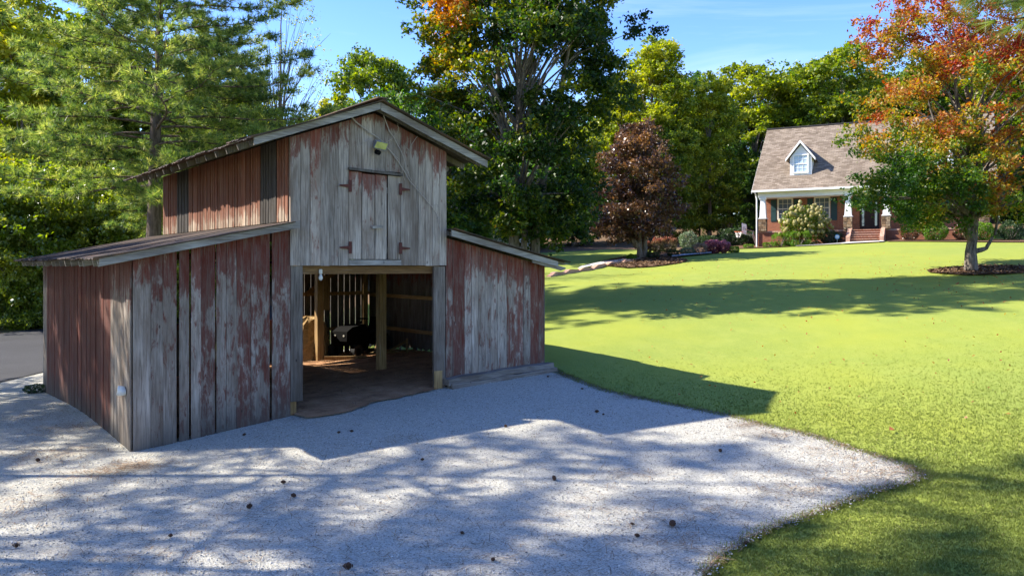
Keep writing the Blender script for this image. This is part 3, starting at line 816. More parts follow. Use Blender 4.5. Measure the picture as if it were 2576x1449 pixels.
MB().beam((4.57,-0.42,6.55),(4.57,9.2,6.52),0.22,0.02).build('ridge_cap', M['roofing'], barn)
# rafters with their visible tails
for k in range(15):
    s = -0.1 + k*0.65
    if s > MS: break
    h = 0.12 if k else 0.10
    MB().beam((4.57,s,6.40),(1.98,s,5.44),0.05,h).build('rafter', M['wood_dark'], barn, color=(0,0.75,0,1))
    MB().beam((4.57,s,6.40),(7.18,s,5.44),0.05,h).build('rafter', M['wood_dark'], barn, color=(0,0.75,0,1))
for k in range(16):
    s = -0.05 + k*0.62
    MB().beam((2.78,s,3.935),(-0.53+U(-.03,.03),s,3.225),0.05,0.11).build('rafter', M['wood_x'], barn, color=(0,0.42,0,1))
    if s < MS: MB().beam((6.36,s+.1,3.905),(9.5,s+.1,3.215),0.05,0.10).build('rafter', M['wood_dark'], barn, color=(0,0.75,0,1))
# fascia (rake) boards
def fascia(t0, z0, t1, z1, s, h, col=(0,0.42,0,1), th=0.028, split=False):
    n = 8; vs = []; fs = []
    for i in range(n):
        k = i/(n-1); t = t0+(t1-t0)*k; z = z0+(z1-z0)*k
        hh = h + (U(-.006,.006)); 
        if split and i == n-1: hh *= 0.35
        vs += [(t, s, z-hh), (t, s, z), (t, s+th, z), (t, s+th, z-hh)]
    for i in range(n-1):
        for k in range(4): fs.append((i*4+k, i*4+(k+1)%4, (i+1)*4+(k+1)%4, (i+1)*4+k))
    fs += [(3,2,1,0), tuple((n-1)*4+k for k in range(4))]
    return MB().add(vs, fs).build('fascia_board', M['wood_x'], barn, color=col)
fascia(4.565,6.47,1.98,5.52,-0.33,0.135)
fascia(4.575,6.47,7.22,5.50,-0.33,0.15)
fascia(2.90,4.05,-0.56,3.33,-0.25,0.145)
fascia(6.33,3.955,9.35,3.285,-0.25,0.13)
fascia(8.6,3.36,9.62,3.14,-0.21,0.10, split=True)
fascia(8.9,3.40,9.78,3.235,-0.12,0.05, col=(0,0.4,0,1), split=True)

# things fixed to the barn
fl = empty('floodlight', (*bw(4.62,-0.03), 0), BROT, label='yellowed floodlight on the barn gable above the loft door', cat='floodlight')
fl.location.z = 5.62
MB().beam((0,0,0.06),(0,-0.10,0.06),0.12,0.12).tube([(0,-0.06,0.06),(0.0,-0.16,0.02)],0.02).build('bracket', M['lamp_grey'], fl)
MB().add([(-0.12,-0.12,-0.05),(0.14,-0.16,-0.09),(0.18,-0.20,0.06),(-0.07,-0.16,0.09),(-0.10,-0.04,-0.02),(0.12,-0.06,-0.04),(0.14,-0.08,0.09),(-0.06,-0.06,0.10)],
         [(0,1,2,3),(7,6,5,4),(0,4,5,1),(1,5,6,2),(2,6,7,3),(3,7,4,0)]).build('lamp_head', M['lamp_grey'], fl)
MB().add([(-0.105,-0.13,-0.04),(0.13,-0.167,-0.075),(0.165,-0.205,0.05),(-0.06,-0.168,0.078)],[(0,1,2,3)]).add(
         [(-0.105,-0.127,-0.04),(0.13,-0.162,-0.075),(0.165,-0.200,0.05),(-0.06,-0.164,0.078)],[(3,2,1,0)]).build('lens', M['lamp_yellow'], fl)
MB().tube([(-0.05,-0.10,-0.12),(-0.03,-0.19,-0.15)],0.05,10).build('sensor', M['black_plastic'], fl)
vine = MB()
def vtube(pts, r0, r1):
    P = []
    for (px, py) in pts:
        t = front_t(px,-0.06); Yd = BA.y + BU.y*t + BV.y*-0.06
        P.append(Vector((t, -0.062+U(-0.012,0.0), CAMZ + (HY-py)/FPX*Yd)))
    Q = []
    for i in range(len(P)-1):
        for j in range(3):
            Q.append(P[i].lerp(P[i+1], j/3) + Vector((U(-.012,.012), 0, U(-.012,.012))))
    Q.append(P[-1])
    vine.tube(Q, [1.25*(r0+(r1-r0)*i/(len(Q)-1)) for i in range(len(Q))], 5)
vtube([(878,290),(905,315),(930,335),(960,355),(985,385),(1010,420),(1030,455),(1060,490),(1085,520),(1100,545),(1106,575)],0.012,0.006)
vtube([(962,285),(970,310),(985,340),(1000,365),(1015,395),(1022,425),(1035,455)],0.010,0.006)
vtube([(962,285),(985,292),(1000,310),(1003,330),(985,350),(965,362)],0.006,0.003)
vtube([(1050,345),(1035,362),(1030,380),(1022,372)],0.005,0.002)
vtube([(905,370),(915,358),(930,352),(937,345)],0.004,0.003)
vtube([(985,385),(1003,400),(1010,425),(1018,455)],0.006,0.003)
vtube([(1060,490),(1050,470),(1048,445)],0.004,0.002)
vtube([(1085,520),(1098,515),(1108,530)],0.004,0.002)
vv = vine.build('dead_vine', M['vine'])
vv.location = barn.location; vv.rotation_euler = barn.rotation_euler
tag(vv, 'bare dead vine climbing the barn gable beside the floodlight', 'vine')
# white bracket fungus near the corner of the side wall
fg = MB()
for i in range(9):
    a = math.pi*i/8
    fg.v.append((-0.10*math.sin(a)-0.005, 0.125*math.cos(a), 0.035+0.05*math.sin(a)))
n = len(fg.v)
for i in range(9):
    a = math.pi*i/8
    fg.v.append((-0.12*math.sin(a)-0.005, 0.14*math.cos(a), -0.035-0.035*math.sin(a)))
fg.v += [(0,0,0.075),(0,0,-0.04)]
for i in range(8): fg.f += [(i,i+1,n+i+1,n+i),(i+1,i,2*n),(n+i,n+i+1,2*n+1)]
fx = bw(-0.035, 0.42); fo = fg.build('bracket_fungus', M['fungus'], smooth=True); fo.location = (fx[0], fx[1], 1.02); fo.rotation_euler = (0.15,0,BROT)
tag(fo, 'white bracket fungus growing on the red side wall near the barn corner', 'fungus')
# bulb hanging from the header
bl = empty('light_bulb', (*bw(3.45,0.06), 3.02), BROT, label='bare bulb hanging under the beam of the barn doorway', cat='light bulb')
MB().lathe([(0.02,0.10),(0.035,0.09),(0.035,0.02),(0.02,0.0)],10).build('socket', M['cream_paint'], bl)
MB().lathe([(0.018,0.0),(0.03,-0.03),(0.045,-0.07),(0.035,-0.11),(0.01,-0.125)],12).build('bulb', M['bulb'], bl, smooth=True)

# hay inside
def rough_mound(name, mat, cx, cy, rx, ry, h, n=26, sq=0.6, parent=None):
    vs = []; fs = []; rows = 9
    for r in range(rows+1):
        k = r/rows; rr = math.cos(k*math.pi/2)**sq; zz = math.sin(k*math.pi/2)*h
        for c in range(n):
            a = 2*math.pi*c/n; j = 1+U(-.07,.07)
            vs.append((cx+rx*rr*math.cos(a)*j, cy+ry*rr*math.sin(a)*j, zz+U(-.03,.03)*h))
    for r in range(rows):
        for c in range(n): fs.append((r*n+c, r*n+(c+1)%n, (r+1)*n+(c+1)%n, (r+1)*n+c))
    return MB().add(vs, fs).build(name, mat, parent)
hp = bw(6.62,8.02); hay = rough_mound('hay_bale', M['hay'], 0, 0, 0.62, 0.75, 1.32, sq=0.35); hay.location = (hp[0], hp[1], gz(*hp))
tag(hay, 'sunlit round hay bale inside the barn beside the left inner post', 'hay bale')
st = []; 
N = 2600
a = RNG.uniform(0, 2*np.pi, N); zz = RNG.uniform(0, 1.32, N); rr = 0.64*np.sqrt(np.clip(1-(zz/1.36)**4, 0, 1))
c0 = np.stack([rr*np.cos(a), rr*1.18*np.sin(a), zz], 1); d = RNG.normal(0, 1, (N,3)); d /= np.linalg.norm(d, axis=1)[:,None]; d *= RNG.uniform(0.05,0.14,(N,1))
e = np.cross(d, RNG.normal(0,1,(N,3))); e = e/np.linalg.norm(e,axis=1)[:,None]*0.006
v = np.stack([c0-d, c0+d, c0+e], 1).reshape(-1,3)
ht = link('loose_straw', np_mesh('loose_straw', v, np.arange(3*N), 3), M['hay'], hay); ht['kind'] = 'stuff'
# dark riding mower in the far right corner
mw = empty('riding_mower', on(*bw(7.95,7.4)), BROT+math.radians(205), label='black riding mower parked deep in the shade of the barn', cat='riding mower')
MB().prism([(-0.25,0.35),(0.75,0.35),(0.82,0.5),(0.80,0.78),(0.55,0.90),(-0.05,0.95),(-0.2,0.8)],-0.27,0.27).build('hood', M['black_plastic'], mw)
MB().prism([(-1.05,0.35),(-0.2,0.35),(-0.2,0.5),(-0.4,0.55),(-1.0,0.62)],-0.42,0.42).build('rear_body', M['black_plastic'], mw)
MB().prism([(-0.95,0.62),(-0.5,0.60),(-0.5,0.70),(-0.85,0.74),(-0.98,1.12),(-1.06,1.10)],-0.24,0.24).build('seat', M['black_plastic'], mw)
MB().tube([(-0.1,0,0.9),(-0.28,0,1.08)],0.02).lathe([(0.17,0),(0.19,0.015),(0.17,0.03)],16,(-0.28,0,1.08)).build('steering_wheel', M['black_plastic'], mw)
for (x, y, r, w) in ((0.55,0.42,0.2,0.14),(0.55,-0.42,0.2,0.14),(-0.8,0.45,0.28,0.2),(-0.8,-0.45,0.28,0.2)):
    wl = MB().tube([(x,y-w/2,r),(x,y+w/2,r)],r,18).build('wheel', M['tyre'], mw)
    MB().tube([(x,y-w/2-0.004,r),(x,y+w/2+0.004,r)],r*0.5,14).build('rim', M['black_plastic'], wl)
for y in (-0.16,0.16): MB().tube([(0.80,y,0.66),(0.825,y,0.66)],0.03,10).build('headlight', M['bulb'], mw)
sb = MB().box(-0.6,0.6,-0.05,0.05,0,0.1).build('scrap_board', M['post'], color=(0,0.5,0,1)); sb.location = on(*bw(7.0,6.2), 0.05); sb.rotation_euler = (0,0,0.1)
tag(sb, 'short pine board lying on the barn dirt floor behind the left post', 'board')
for i, (t, s, w, h, r) in enumerate(((8.3,5.5,0.5,0.35,0.3),(8.0,6.2,0.4,0.25,1.0))):
    cb = MB().beam((-w,0,0.05),(w,0.1,0.1),0.08,0.05).beam((-w*0.6,-0.1,0.1),(w*0.5,0.2,h),0.06,0.05).beam((w*0.4,-0.2,0.05),(w*0.45,-0.1,h*1.3),0.05,0.05).build('scrap_lumber', M['post'], color=(0,0.35,0,1))
    cb.location = on(*bw(t,s), 0.05); cb.rotation_euler = (0,0,r)
    tag(cb, ['tangle of scrap lumber against the inner right wall of the barn','smaller heap of scrap lumber behind the middle barn post'][i], 'lumber')

# ------------------------------------------------------------------ the house
HC = Vector((18.1, 60.0)); HR = Vector((0.878, -0.4786)); HROT = math.atan2(-0.4786, 0.878); HB = 4.4
house = empty('house', (HC.x, HC.y, HB), HROT, label='red brick house with brown shingle roof, dormers and white porch columns', cat='house')
def hb(mb, name, mat, parent=house, **k): return mb.build(name, M[mat] if isinstance(mat, str) else mat, parent, **k)
L = 14.8
hb(MB().box(0.0,L,0.02,2.1,-1.2,1.16), 'porch_foundation', 'brick')
hb(MB().box(-0.03,6.28,-0.02,2.0,1.162,1.28).box(8.52,L+.03,-0.02,2.0,1.162,1.28).box(6.282,8.518,0.3,2.0,1.162,1.28), 'porch_floor', 'brick_tan')
def wall_with(x0, x1, y, z0, z1, holes, th=0.25):
    mb = MB(); cur = x0
    for (a, b, c, d) in sorted(holes):
        mb.box(cur, a, y, y+th, z0, z1); mb.box(a, b, y, y+th, z0, c); mb.box(a, b, y, y+th, d, z1); cur = b
    return mb.box(cur, x1, y, y+th, z0, z1)
wins = [(1.62,2.25,3.72),(4.22,2.25,3.72),(10.6,2.25,3.72),(13.1,2.25,3.72)]
holes = [(x-0.5,x+0.5,a,b) for x,a,b in wins] + [(6.75,8.05,1.28,3.6)]
hb(wall_with(0.0,L,1.8,1.285,4.6,holes), 'front_wall', 'brick')
hb(MB().box(0.0,0.25,2.055,10.4,-1.2,4.6), 'side_wall', 'brick'); hb(MB().box(L-0.25,L,2.055,10.4,-1.2,4.6), 'side_wall', 'brick')
for x0, x1 in ((0.0,0.22),(L-0.22,L)):
    vs = [(x0,0.2,4.61),(x0,10.2,4.61),(x0,5.2,9.25),(x1,0.2,4.61),(x1,10.2,4.61),(x1,5.2,9.25)]
    hb(MB().add(vs,[(0,1,2),(5,4,3),(0,3,4,1),(1,4,5,2),(2,5,3,0)]), 'gable_wall', 'siding')
hb(MB().box(0.25,L-0.25,10.1,10.4,-1.2,4.6), 'rear_wall', 'brick')
hb(MB().box(0.05,L-0.05,0.25,1.795,3.78,3.82), 'porch_ceiling', 'white_paint')
hb(MB().box(0.0,L,-0.02,0.24,3.74,4.14), 'porch_beam', 'siding')
hb(MB().box(-0.35,L+0.35,-0.50,-0.36,4.12,4.26), 'gutter', 'white_paint')
hb(MB().box(-0.30,L+0.30,-0.36,-0.02,4.145,4.17), 'soffit', 'white_paint')
# roof built course by course
mb = MB(); rows = 50; sl = 5.2+0.4; x0, x1 = -0.35, L+0.35
for sgn in (1,-1):
    for r in range(rows):
        k0, k1 = r/rows, (r+1)/rows
        ya = -0.42 + sl*k0; yb = -0.42 + sl*k1; za = 4.22 + 5.3*k0; zb = 4.22 + 5.3*k1
        if sgn < 0: ya = 10.4-ya+0.0; yb = 10.4-yb
        mb.add([(x0,ya,za+0.05),(x1,ya,za+0.05),(x1,yb,zb+0.028),(x0,yb,zb+0.028),(x0,ya,za),(x1,ya,za),(x1,yb,zb),(x0,yb,zb)],
               [(0,1,2,3),(7,6,5,4),(0,4,5,1),(1,5,6,2),(2,6,7,3),(3,7,4,0)])
roof = hb(mb, 'roof', 'shingle')
hb(MB().box(-0.35,L+0.35,5.05,5.35,9.53,9.60), 'ridge_cap', plain('dark_ridge_shingle',(0.05,0.045,0.045)), roof)
for xx in (-0.37, L+0.35):
    for sg in (1,-1):
        ya, yb = (-0.45,5.2) if sg > 0 else (10.85,5.2)
        hb(MB().add([(xx,ya,4.02),(xx,yb,9.36),(xx,yb,9.50),(xx,ya,4.2),(xx+.02,ya,4.02),(xx+.02,yb,9.36),(xx+.02,yb,9.50),(xx+.02,ya,4.2)],
            [(0,1,2,3),(7,6,5,4),(0,4,5,1),(1,5,6,2),(2,6,7,3),(3,7,4,0)]), 'rake_board', 'white_paint')
# columns with stone piers
def stone_pier(cx, cy, z0, z1, w, parent):
    pier = hb(MB().box(cx-w/2+.03, cx+w/2-.03, cy-w/2+.03, cy+w/2-.03, z0, z1), 'stone_pier', 'mortar', parent)
    z = z0+0.01; i = 0
    while z < z1-0.06:
        h = min(U(0.13,0.2), z1-z)
        for face in range(2):
            x = -w/2
            while x < w/2-0.05:
                ww = min(U(0.16,0.32), w/2-x)
                if face == 0: b = (cx+x+.012, cx+x+ww-.006, cy-w/2-U(0,.03), cy-w/2+.045, z+.006, z+h-.012)
                else: b = (cx-w/2-U(0,.03), cx-w/2+.045, cy+x+.012, cy+x+ww-.006, z+.006, z+h-.012)
                hb(MB().box(*b), 'stone', 'stone', pier); x += ww
        z += h
    return pier
for cx in (0.36,6.18,8.62,14.44):
    stone_pier(cx, 0.12, 1.283, 2.18, 0.56, house)
    hb(MB().box(cx-0.30,cx+0.30,-0.2,0.44,2.183,2.24).frustum(cx,0.12,2.241,3.60,0.46,0.32).box(cx-0.23,cx+0.23,-0.11,0.35,3.601,3.737), 'column', 'white_paint')
# brick steps with cheek walls
for i in range(5):
    st1 = hb(MB().box(6.5,8.3,-1.55+0.30*i,-1.55+0.30*(i+1)+(0.0 if i < 4 else 0.3),-0.3,0.42+0.17*(i+1)-0.06), 'step', 'brick')
    hb(MB().box(6.5,8.3,-1.59+0.30*i,-1.55+0.30*(i+1)-0.045+(0.0 if i < 4 else 0.3),0.42+0.17*(i+1)-0.058,0.42+0.17*(i+1)-0.01), 'tread', 'brick_tan', st1)  # paler treads added so the shade lines between steps read
for x0 in (6.22,8.32):
    hb(MB().add([(x0+dx,y,z) for dx in (0,0.26) for (y,z) in ((-1.75,-0.3),(-1.75,0.72),(-1.45,0.85),(-1.1,1.05),(-0.7,1.28),(-0.05,1.38),(-0.05,-0.3))],
       [tuple(range(7)), tuple(range(13,6,-1))]+[(i,i+7,(i+1)%7+7,(i+1)%7) for i in range(7)]), 'cheek_wall', 'brick_tan')
def window(parent, x, y, z0, z1, w, glass='glass', mullions=True, frame='cream_paint'):
    f = hb(MB().box(x-w/2-.06,x-w/2+.04,y-.05,y+.06,z0-.06,z1+.06).box(x+w/2-.04,x+w/2+.06,y-.05,y+.06,z0-.06,z1+.06)
           .box(x-w/2+.041,x+w/2-.041,y-.05,y+.06,z1-.03,z1+.06).box(x-w/2+.041,x+w/2-.041,y-.05,y+.06,z0-.06,z0+.05)
           .box(x-w/2+.041,x+w/2-.041,y-.03,y+.05,(z0+z1)/2-.03,(z0+z1)/2+.03), 'window', frame, parent)
    for (a, b) in ((z0+.051,(z0+z1)/2-.031),((z0+z1)/2+.031,z1-.031)):
        hb(MB().box(x-w/2+.042,x+w/2-.042,y+.01,y+.02,a,b), 'pane', glass, f)
    if mullions:
        m_ = MB()
        for k in (1,2): m_.box(x-w/2+k*w/3-.012,x-w/2+k*w/3+.012,y-.012,y+.008,z0+.052,(z0+z1)/2-.032).box(x-w/2+k*w/3-.012,x-w/2+k*w/3+.012,y-.012,y+.008,(z0+z1)/2+.032,z1-.032)
        for zz in (z0+(z1-z0)*0.26, z0+(z1-z0)*0.76): m_.box(x-w/2+.045,x+w/2-.045,y-.016,y-.013,zz-.012,zz+.012)
        hb(m_, 'muntin', frame, f)
    return f
for x, a, b in wins:
    window(house, x, 1.80, a, b, 1.0)
    for sx in (x-0.82, x+0.82):
        sh = hb(MB().box(sx-.21,sx+.21,1.765,1.797,2.05,3.70), 'shutter', 'shutter')
        hb(MB().box(sx-.15,sx+.15,1.750,1.764,2.12,2.78).box(sx-.15,sx+.15,1.750,1.764,2.86,3.62), 'shutter_panel', 'shutter', sh)
dr = hb(MB().box(6.78,8.02,1.84,1.89,1.29,3.58), 'front_door', plain('dark_door_paint',(0.035,0.02,0.015)))
hb(MB().box(6.9,7.05,1.825,1.838,1.6,3.3).box(7.75,7.9,1.825,1.838,1.6,3.3), 'side_light', 'glass', dr)
# dormers
def dormer(x):
    d = hb(MB().box(x-0.75,x+0.75,0.72,2.6,5.25,6.62).add([(x-.75,.72,6.62),(x+.75,.72,6.62),(x,.72,7.55),(x-.75,2.9,6.62),(x+.75,2.9,6.62),(x,2.9,7.55)],[(0,1,2),(5,4,3),(0,3,4,1),(1,4,5,2),(2,5,3,0)]), 'dormer', 'siding')
    for sg in (-1,1):
        pts = [(x+sg*1.02,6.40),(x,7.72)]
        hb(MB().add([(pts[0][0],.5,pts[0][1]),(pts[1][0],.5,pts[1][1]),(pts[1][0],3.25,pts[1][1]),(pts[0][0],2.0,pts[0][1]),
                     (pts[0][0],.5,pts[0][1]+.07),(pts[1][0],.5,pts[1][1]+.09),(pts[1][0],3.25,pts[1][1]+.09),(pts[0][0],2.0,pts[0][1]+.07)],
                    [(3,2,1,0),(4,5,6,7),(0,1,5,4),(1,2,6,5),(2,3,7,6),(3,0,4,7)]), 'dormer_roof', 'shingle', d)
        hb(MB().add([(x+sg*1.04,.47,6.34),(x,.47,7.66),(x,.47,7.86),(x+sg*1.04,.47,6.52),(x+sg*1.04,.499,6.34),(x,.499,7.66),(x,.499,7.86),(x+sg*1.04,.499,6.52)],
                    [(0,1,2,3),(7,6,5,4),(0,4,5,1),(1,5,6,2),(2,6,7,3),(3,7,4,0)]), 'rake_board', 'white_paint', d)
    window(d, x, 0.70, 5.52, 6.78, 0.98, 'blind', True, 'white_paint')
dormer(2.9); dormer(11.9)
hb(MB().tube([(-0.12,-0.44,4.1),(-0.12,-0.1,3.9),(-0.06,-0.08,3.6),(-0.06,-0.08,0.1)],0.055,8), 'downspout', 'white_paint')
# neighbouring roof seen between barn and maple
nb = empty('far_shed', (-3.2, 62, gz(-3.2,62)), math.radians(-20), label='pale pinkish roofed building glimpsed behind the barn roof and the big maple', cat='building')
MB().box(-4,4,-2.5,2.5,-1,2.6).build('wall', M['cream_paint'], nb)
MB().add([(-4.4,-3,2.4),(4.4,-3,2.4),(4.4,3,2.4),(-4.4,3,2.4),(-4.2,0,5.0),(4.2,0,5.0)],[(0,1,5,4),(1,2,5),(2,3,4,5),(3,0,4),(3,2,1,0)]).build('roof', plain('pinkish_roof',(0.50,0.40,0.38)), nb)

# ------------------------------------------------------------------ garden bits
# stepped brick edging with swooping caps, and the pale walk behind it
caps = [(1372,705,1412,690),(1415,687,1452,678),(1478,677,1520,667),(1520,668,1560,660)]
rw = empty('garden_wall', on(*gp(1450,684)), 0, label='low stepped brick garden wall with swooping caps right of the barn', cat='garden wall')
pw = [gp(*p) for p in [(1380,697),(1415,690),(1452,684),(1486,679),(1520,670),(1560,664),(1590,661)]]
for i in range(len(pw)-1):
    a = Vector(pw[i]); b = Vector(pw[i+1]); m_ = MB(); d = (b-a).normalized(); nrm = Vector((-d.y, d.x))*0.14
    prof = []
    for j in range(9):
        k = j/8; h = 0.06 + 0.20*(1-math.cos(math.pi*min(1,k*2.2)))/2 - 0.14*k
        p = a.lerp(b, k); prof.append((p, gz(p.x,p.y), h))
    vs = []
    for (p, g0, h) in prof:
        for sg in (-1,1):
            q = p + nrm*sg; vs += [(q.x,q.y,g0-0.2),(q.x,q.y,g0+h)]
    fs = []
    for j in range(8):
        o_ = j*4; fs += [(o_,o_+4,o_+5,o_+1),(o_+2,o_+3,o_+7,o_+6),(o_+1,o_+5,o_+7,o_+3)]
    fs += [(0,1,3,2),(34,35,33,32)]
    base = rw.location
    m_.add([(x-base[0],y-base[1],z-base[2]) for x,y,z in vs], fs).build('wall_step', M['brick_tan'], rw)
WALK2 = pw[2:] + [(p[0]+0.0, p[1]+1.6) for p in reversed(pw[2:])]
wk = sheet('walkway', [gp(1452,680),gp(1500,671),gp(1560,661),gp(1605,656),gp(1612,653),gp(1565,656),gp(1510,663),gp(1462,674)], M['concrete'], 0.10, 0.6)
sheet('walkway', [gp(1690,650.5),gp(1745,645),gp(1790,641),gp(1790,638),gp(1745,641),gp(1690,646.5)], M['concrete'], 0.12, 0.6)
# basketball hoop
hoop = empty('basketball_hoop', (18.55,61.6,gz(18.55,61.6)), 0, label='basketball hoop with white net standing beside the left corner of the house', cat='basketball hoop')
hoop.location = (at(1900,624,62).x, 62, at(1900,624,62).z)
def hl(px, py, Y=62): return at(px,py,Y) - hoop.location
bd = MB()
c = [hl(1866,561),hl(1878,565),hl(1878,591),hl(1866,587)]
bd.add([*c, *[p+Vector((0.02,0.05,0)) for p in c]], [(0,1,2,3),(7,6,5,4),(0,4,5,1),(1,5,6,2),(2,6,7,3),(3,7,4,0)]).build('backboard', M['white_paint'], hoop)
cc = (c[0]+c[2])/2 + Vector((0,-0.012,0))
MB().beam(cc+Vector((-.07,0,-.12)),cc+Vector((-.07,0,.12)),.01,.02).beam(cc+Vector((.07,0.0,-.12)),cc+Vector((.07,0,.12)),.01,.02).beam(cc+Vector((-.07,0,.12)),cc+Vector((.07,0,.12)),.01,.02).build('target_marking', M['black_plastic'], hoop)
rc = hl(1857.5,583.5,61.7); 
MB().tube([rc+Vector((0.27*math.cos(a),0.23*math.sin(a),0)) for a in np.linspace(0,2*math.pi,19)],0.022,5,False).beam(rc+Vector((.26,0,0)),hl(1869,584),.03,.05).build('rim', M['orange'], hoop)
nt = MB()
for k in range(10):
    a = 2*math.pi*k/10
    for sg in (1,-1):
        nt.tube([rc+Vector((0.25*math.cos(a),0.21*math.sin(a),0)), rc+Vector((0.18*math.cos(a+sg*.3),0.16*math.sin(a+sg*.3),-.2)), rc+Vector((0.13*math.cos(a+sg*.6),0.11*math.sin(a+sg*.6),-.42))],0.012,3,False)
nt.build('net', M['net'], hoop)
MB().tube([hl(1873,576),hl(1895,583)],.025).tube([hl(1874,586),hl(1893,591)],.025).tube([hl(1895,581),hl(1893,592)],.025).build('arm', M['steel'], hoop)
MB().tube([hl(1894,586),hl(1906,624)],.04).tube([hl(1892,590),hl(1902,618)],.03).build('pole', M['steel'], hoop)
# security sign by the steps
sg = empty('yard_sign', on(*house_px(2106,-1.7)), 0, label='small blue round yard sign on a stake beside the brick steps', cat='sign')
MB().tube([(0,0,-0.1),(0,0,0.45)],.012,5).build('stake', M['steel'], sg)
dsc = MB().tube([(0,-0.015,0.48),(0,0.0,0.48)],.17,8).build('sign_disc', M['sign_blue'], sg)
MB().box(-.11,.11,-.022,-.0155,.50,.54).box(-.09,.09,-.022,-.0155,.42,.45).build('sign_print', M['white_paint'], sg)

# ------------------------------------------------------------------ plants
def kites(cen, size, nrm_up=0.6, rng=RNG, aspect=0.62, d=None):
    """one kite-shaped leaf (quad) at each centre"""
    n = len(cen)
    nr = rng.normal(0, 1, (n,3)); nr[:,2] += nrm_up; nr /= np.linalg.norm(nr, axis=1)[:,None]
    a = rng.normal(0, 1, (n,3)) if d is None else d
    a = a - (a*nr).sum(1)[:,None]*nr; a /= (np.linalg.norm(a, axis=1)[:,None]+1e-9)
    b = np.cross(nr, a)
    s = (size*rng.uniform(0.65,1.25,n))[:,None]
    p0 = cen - a*s*0.5; p2 = cen + a*s*0.55
    p1 = cen + b*s*aspect*0.5 + nr*s*0.12; p3 = cen - b*s*aspect*0.5 + nr*s*0.12
    return np.stack([p0,p1,p2,p3],1).reshape(-1,3)

def crown_pts(ell, nb, per, br, rng=RNG, shell=0.55, sub=7):
    """bough centres inside ellipsoids, then leaf clumps round them. ell: (cx,cy,cz,rx,ry,rz,weight)"""
    E = np.array(ell, float); w = E[:,6]*1.0; w /= w.sum()
    which = rng.choice(len(E), nb, p=w)
    u = rng.normal(0,1,(nb,3)); u /= np.linalg.norm(u,axis=1)[:,None]
    r = rng.uniform(shell,1.0,nb)**0.7
    bc = E[which,:3] + u*r[:,None]*E[which,3:6]
    cl = np.repeat(bc, sub, 0) + rng.normal(0,1,(nb*sub,3))*np.array([br,br,br*0.55])
    k = max(1, per//sub)
    pt = np.repeat(cl, k, 0) + rng.normal(0,1,(nb*sub*k,3))*np.array([br*0.36,br*0.36,br*0.26])
    return bc, pt, np.repeat(np.arange(nb), sub*k)

def limbs(mb, base, bc, trunk_top, r0, every=3, rng=RNG, start=0.25, sides=5):
    base = Vector(base); tt = Vector(trunk_top)
    for i in range(0, len(bc), every):
        p = Vector(bc[i]); h = (p.z-base.z)/max(0.1,(tt.z-base.z))
        k = max(start, min(0.92, h*0.72-0.08+U(-.08,.08)))
        q = base.lerp(tt, k); mid = q.lerp(p, 0.5) + Vector((U(-.2,.2),U(-.2,.2),(p-q).length*0.10))
        rr = r0*(1-k)*0.36+0.018
        mb.tube([q, q.lerp(mid,.5)+Vector((0,0,.04)), mid, p], [rr, rr*.75, rr*.5, rr*.15], sides, False)

def make_tree(name, base, ell, nb, per, br, leaf, mat, bark, top, r0, label, cat='tree', group=None, tintf=None, trunks=None, shell=0.55, every=3, up=0.6, sub=7, start=0.25, rs=None):
    """local coordinates: base of trunk = origin"""
    root = empty(name, base, 0, label=label, cat=cat, group=group)
    bc, pt, bi = crown_pts(ell, nb, per, br, shell=shell, sub=sub)
    bt = RNG.uniform(-0.22,0.22,len(bc))
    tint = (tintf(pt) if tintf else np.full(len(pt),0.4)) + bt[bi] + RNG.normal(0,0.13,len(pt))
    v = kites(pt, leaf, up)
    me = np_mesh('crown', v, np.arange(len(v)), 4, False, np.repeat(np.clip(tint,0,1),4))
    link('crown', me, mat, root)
    mb = MB()
    for ti, tr in enumerate(trunks or [[(0,0,-0.2),(0,0,top*0.3),(U(-.2,.2),U(-.2,.2),top*0.65),(0,0,top)]]):
        n = len(tr); rk = r0*((rs[ti] if rs else 1.0)); rr = [rk*(1.25 if i == 0 else (1-0.85*i/(n-1))) for i in range(n)]
        P = []; R = []
        for i in range(n-1):
            for j in range(4):
                P.append(Vector(tr[i]).lerp(Vector(tr[i+1]), j/4) + (Vector((U(-.03,.03),U(-.03,.03),0)) if i+j else Vector())); R.append(rr[i]+(rr[i+1]-rr[i])*j/4)
        P.append(Vector(tr[-1])); R.append(rr[-1])
        mb.tube(P, R, 10)
    limbs(mb, (0,0,0), bc, (0,0,top), r0, every, start=start)
    mb.build('trunk', bark, root, smooth=True)
    return root

def copy_tree(o, loc, sc, rz, label, group=None):
    c = o.copy(); COL.objects.link(c); c.location = loc; c.scale = sc; c.rotation_euler = (0,0,rz)
    c['label'] = label
    if group: c['group'] = group
    for ch in o.children:
        d = ch.copy(); COL.objects.link(d); d.parent = c
    return c

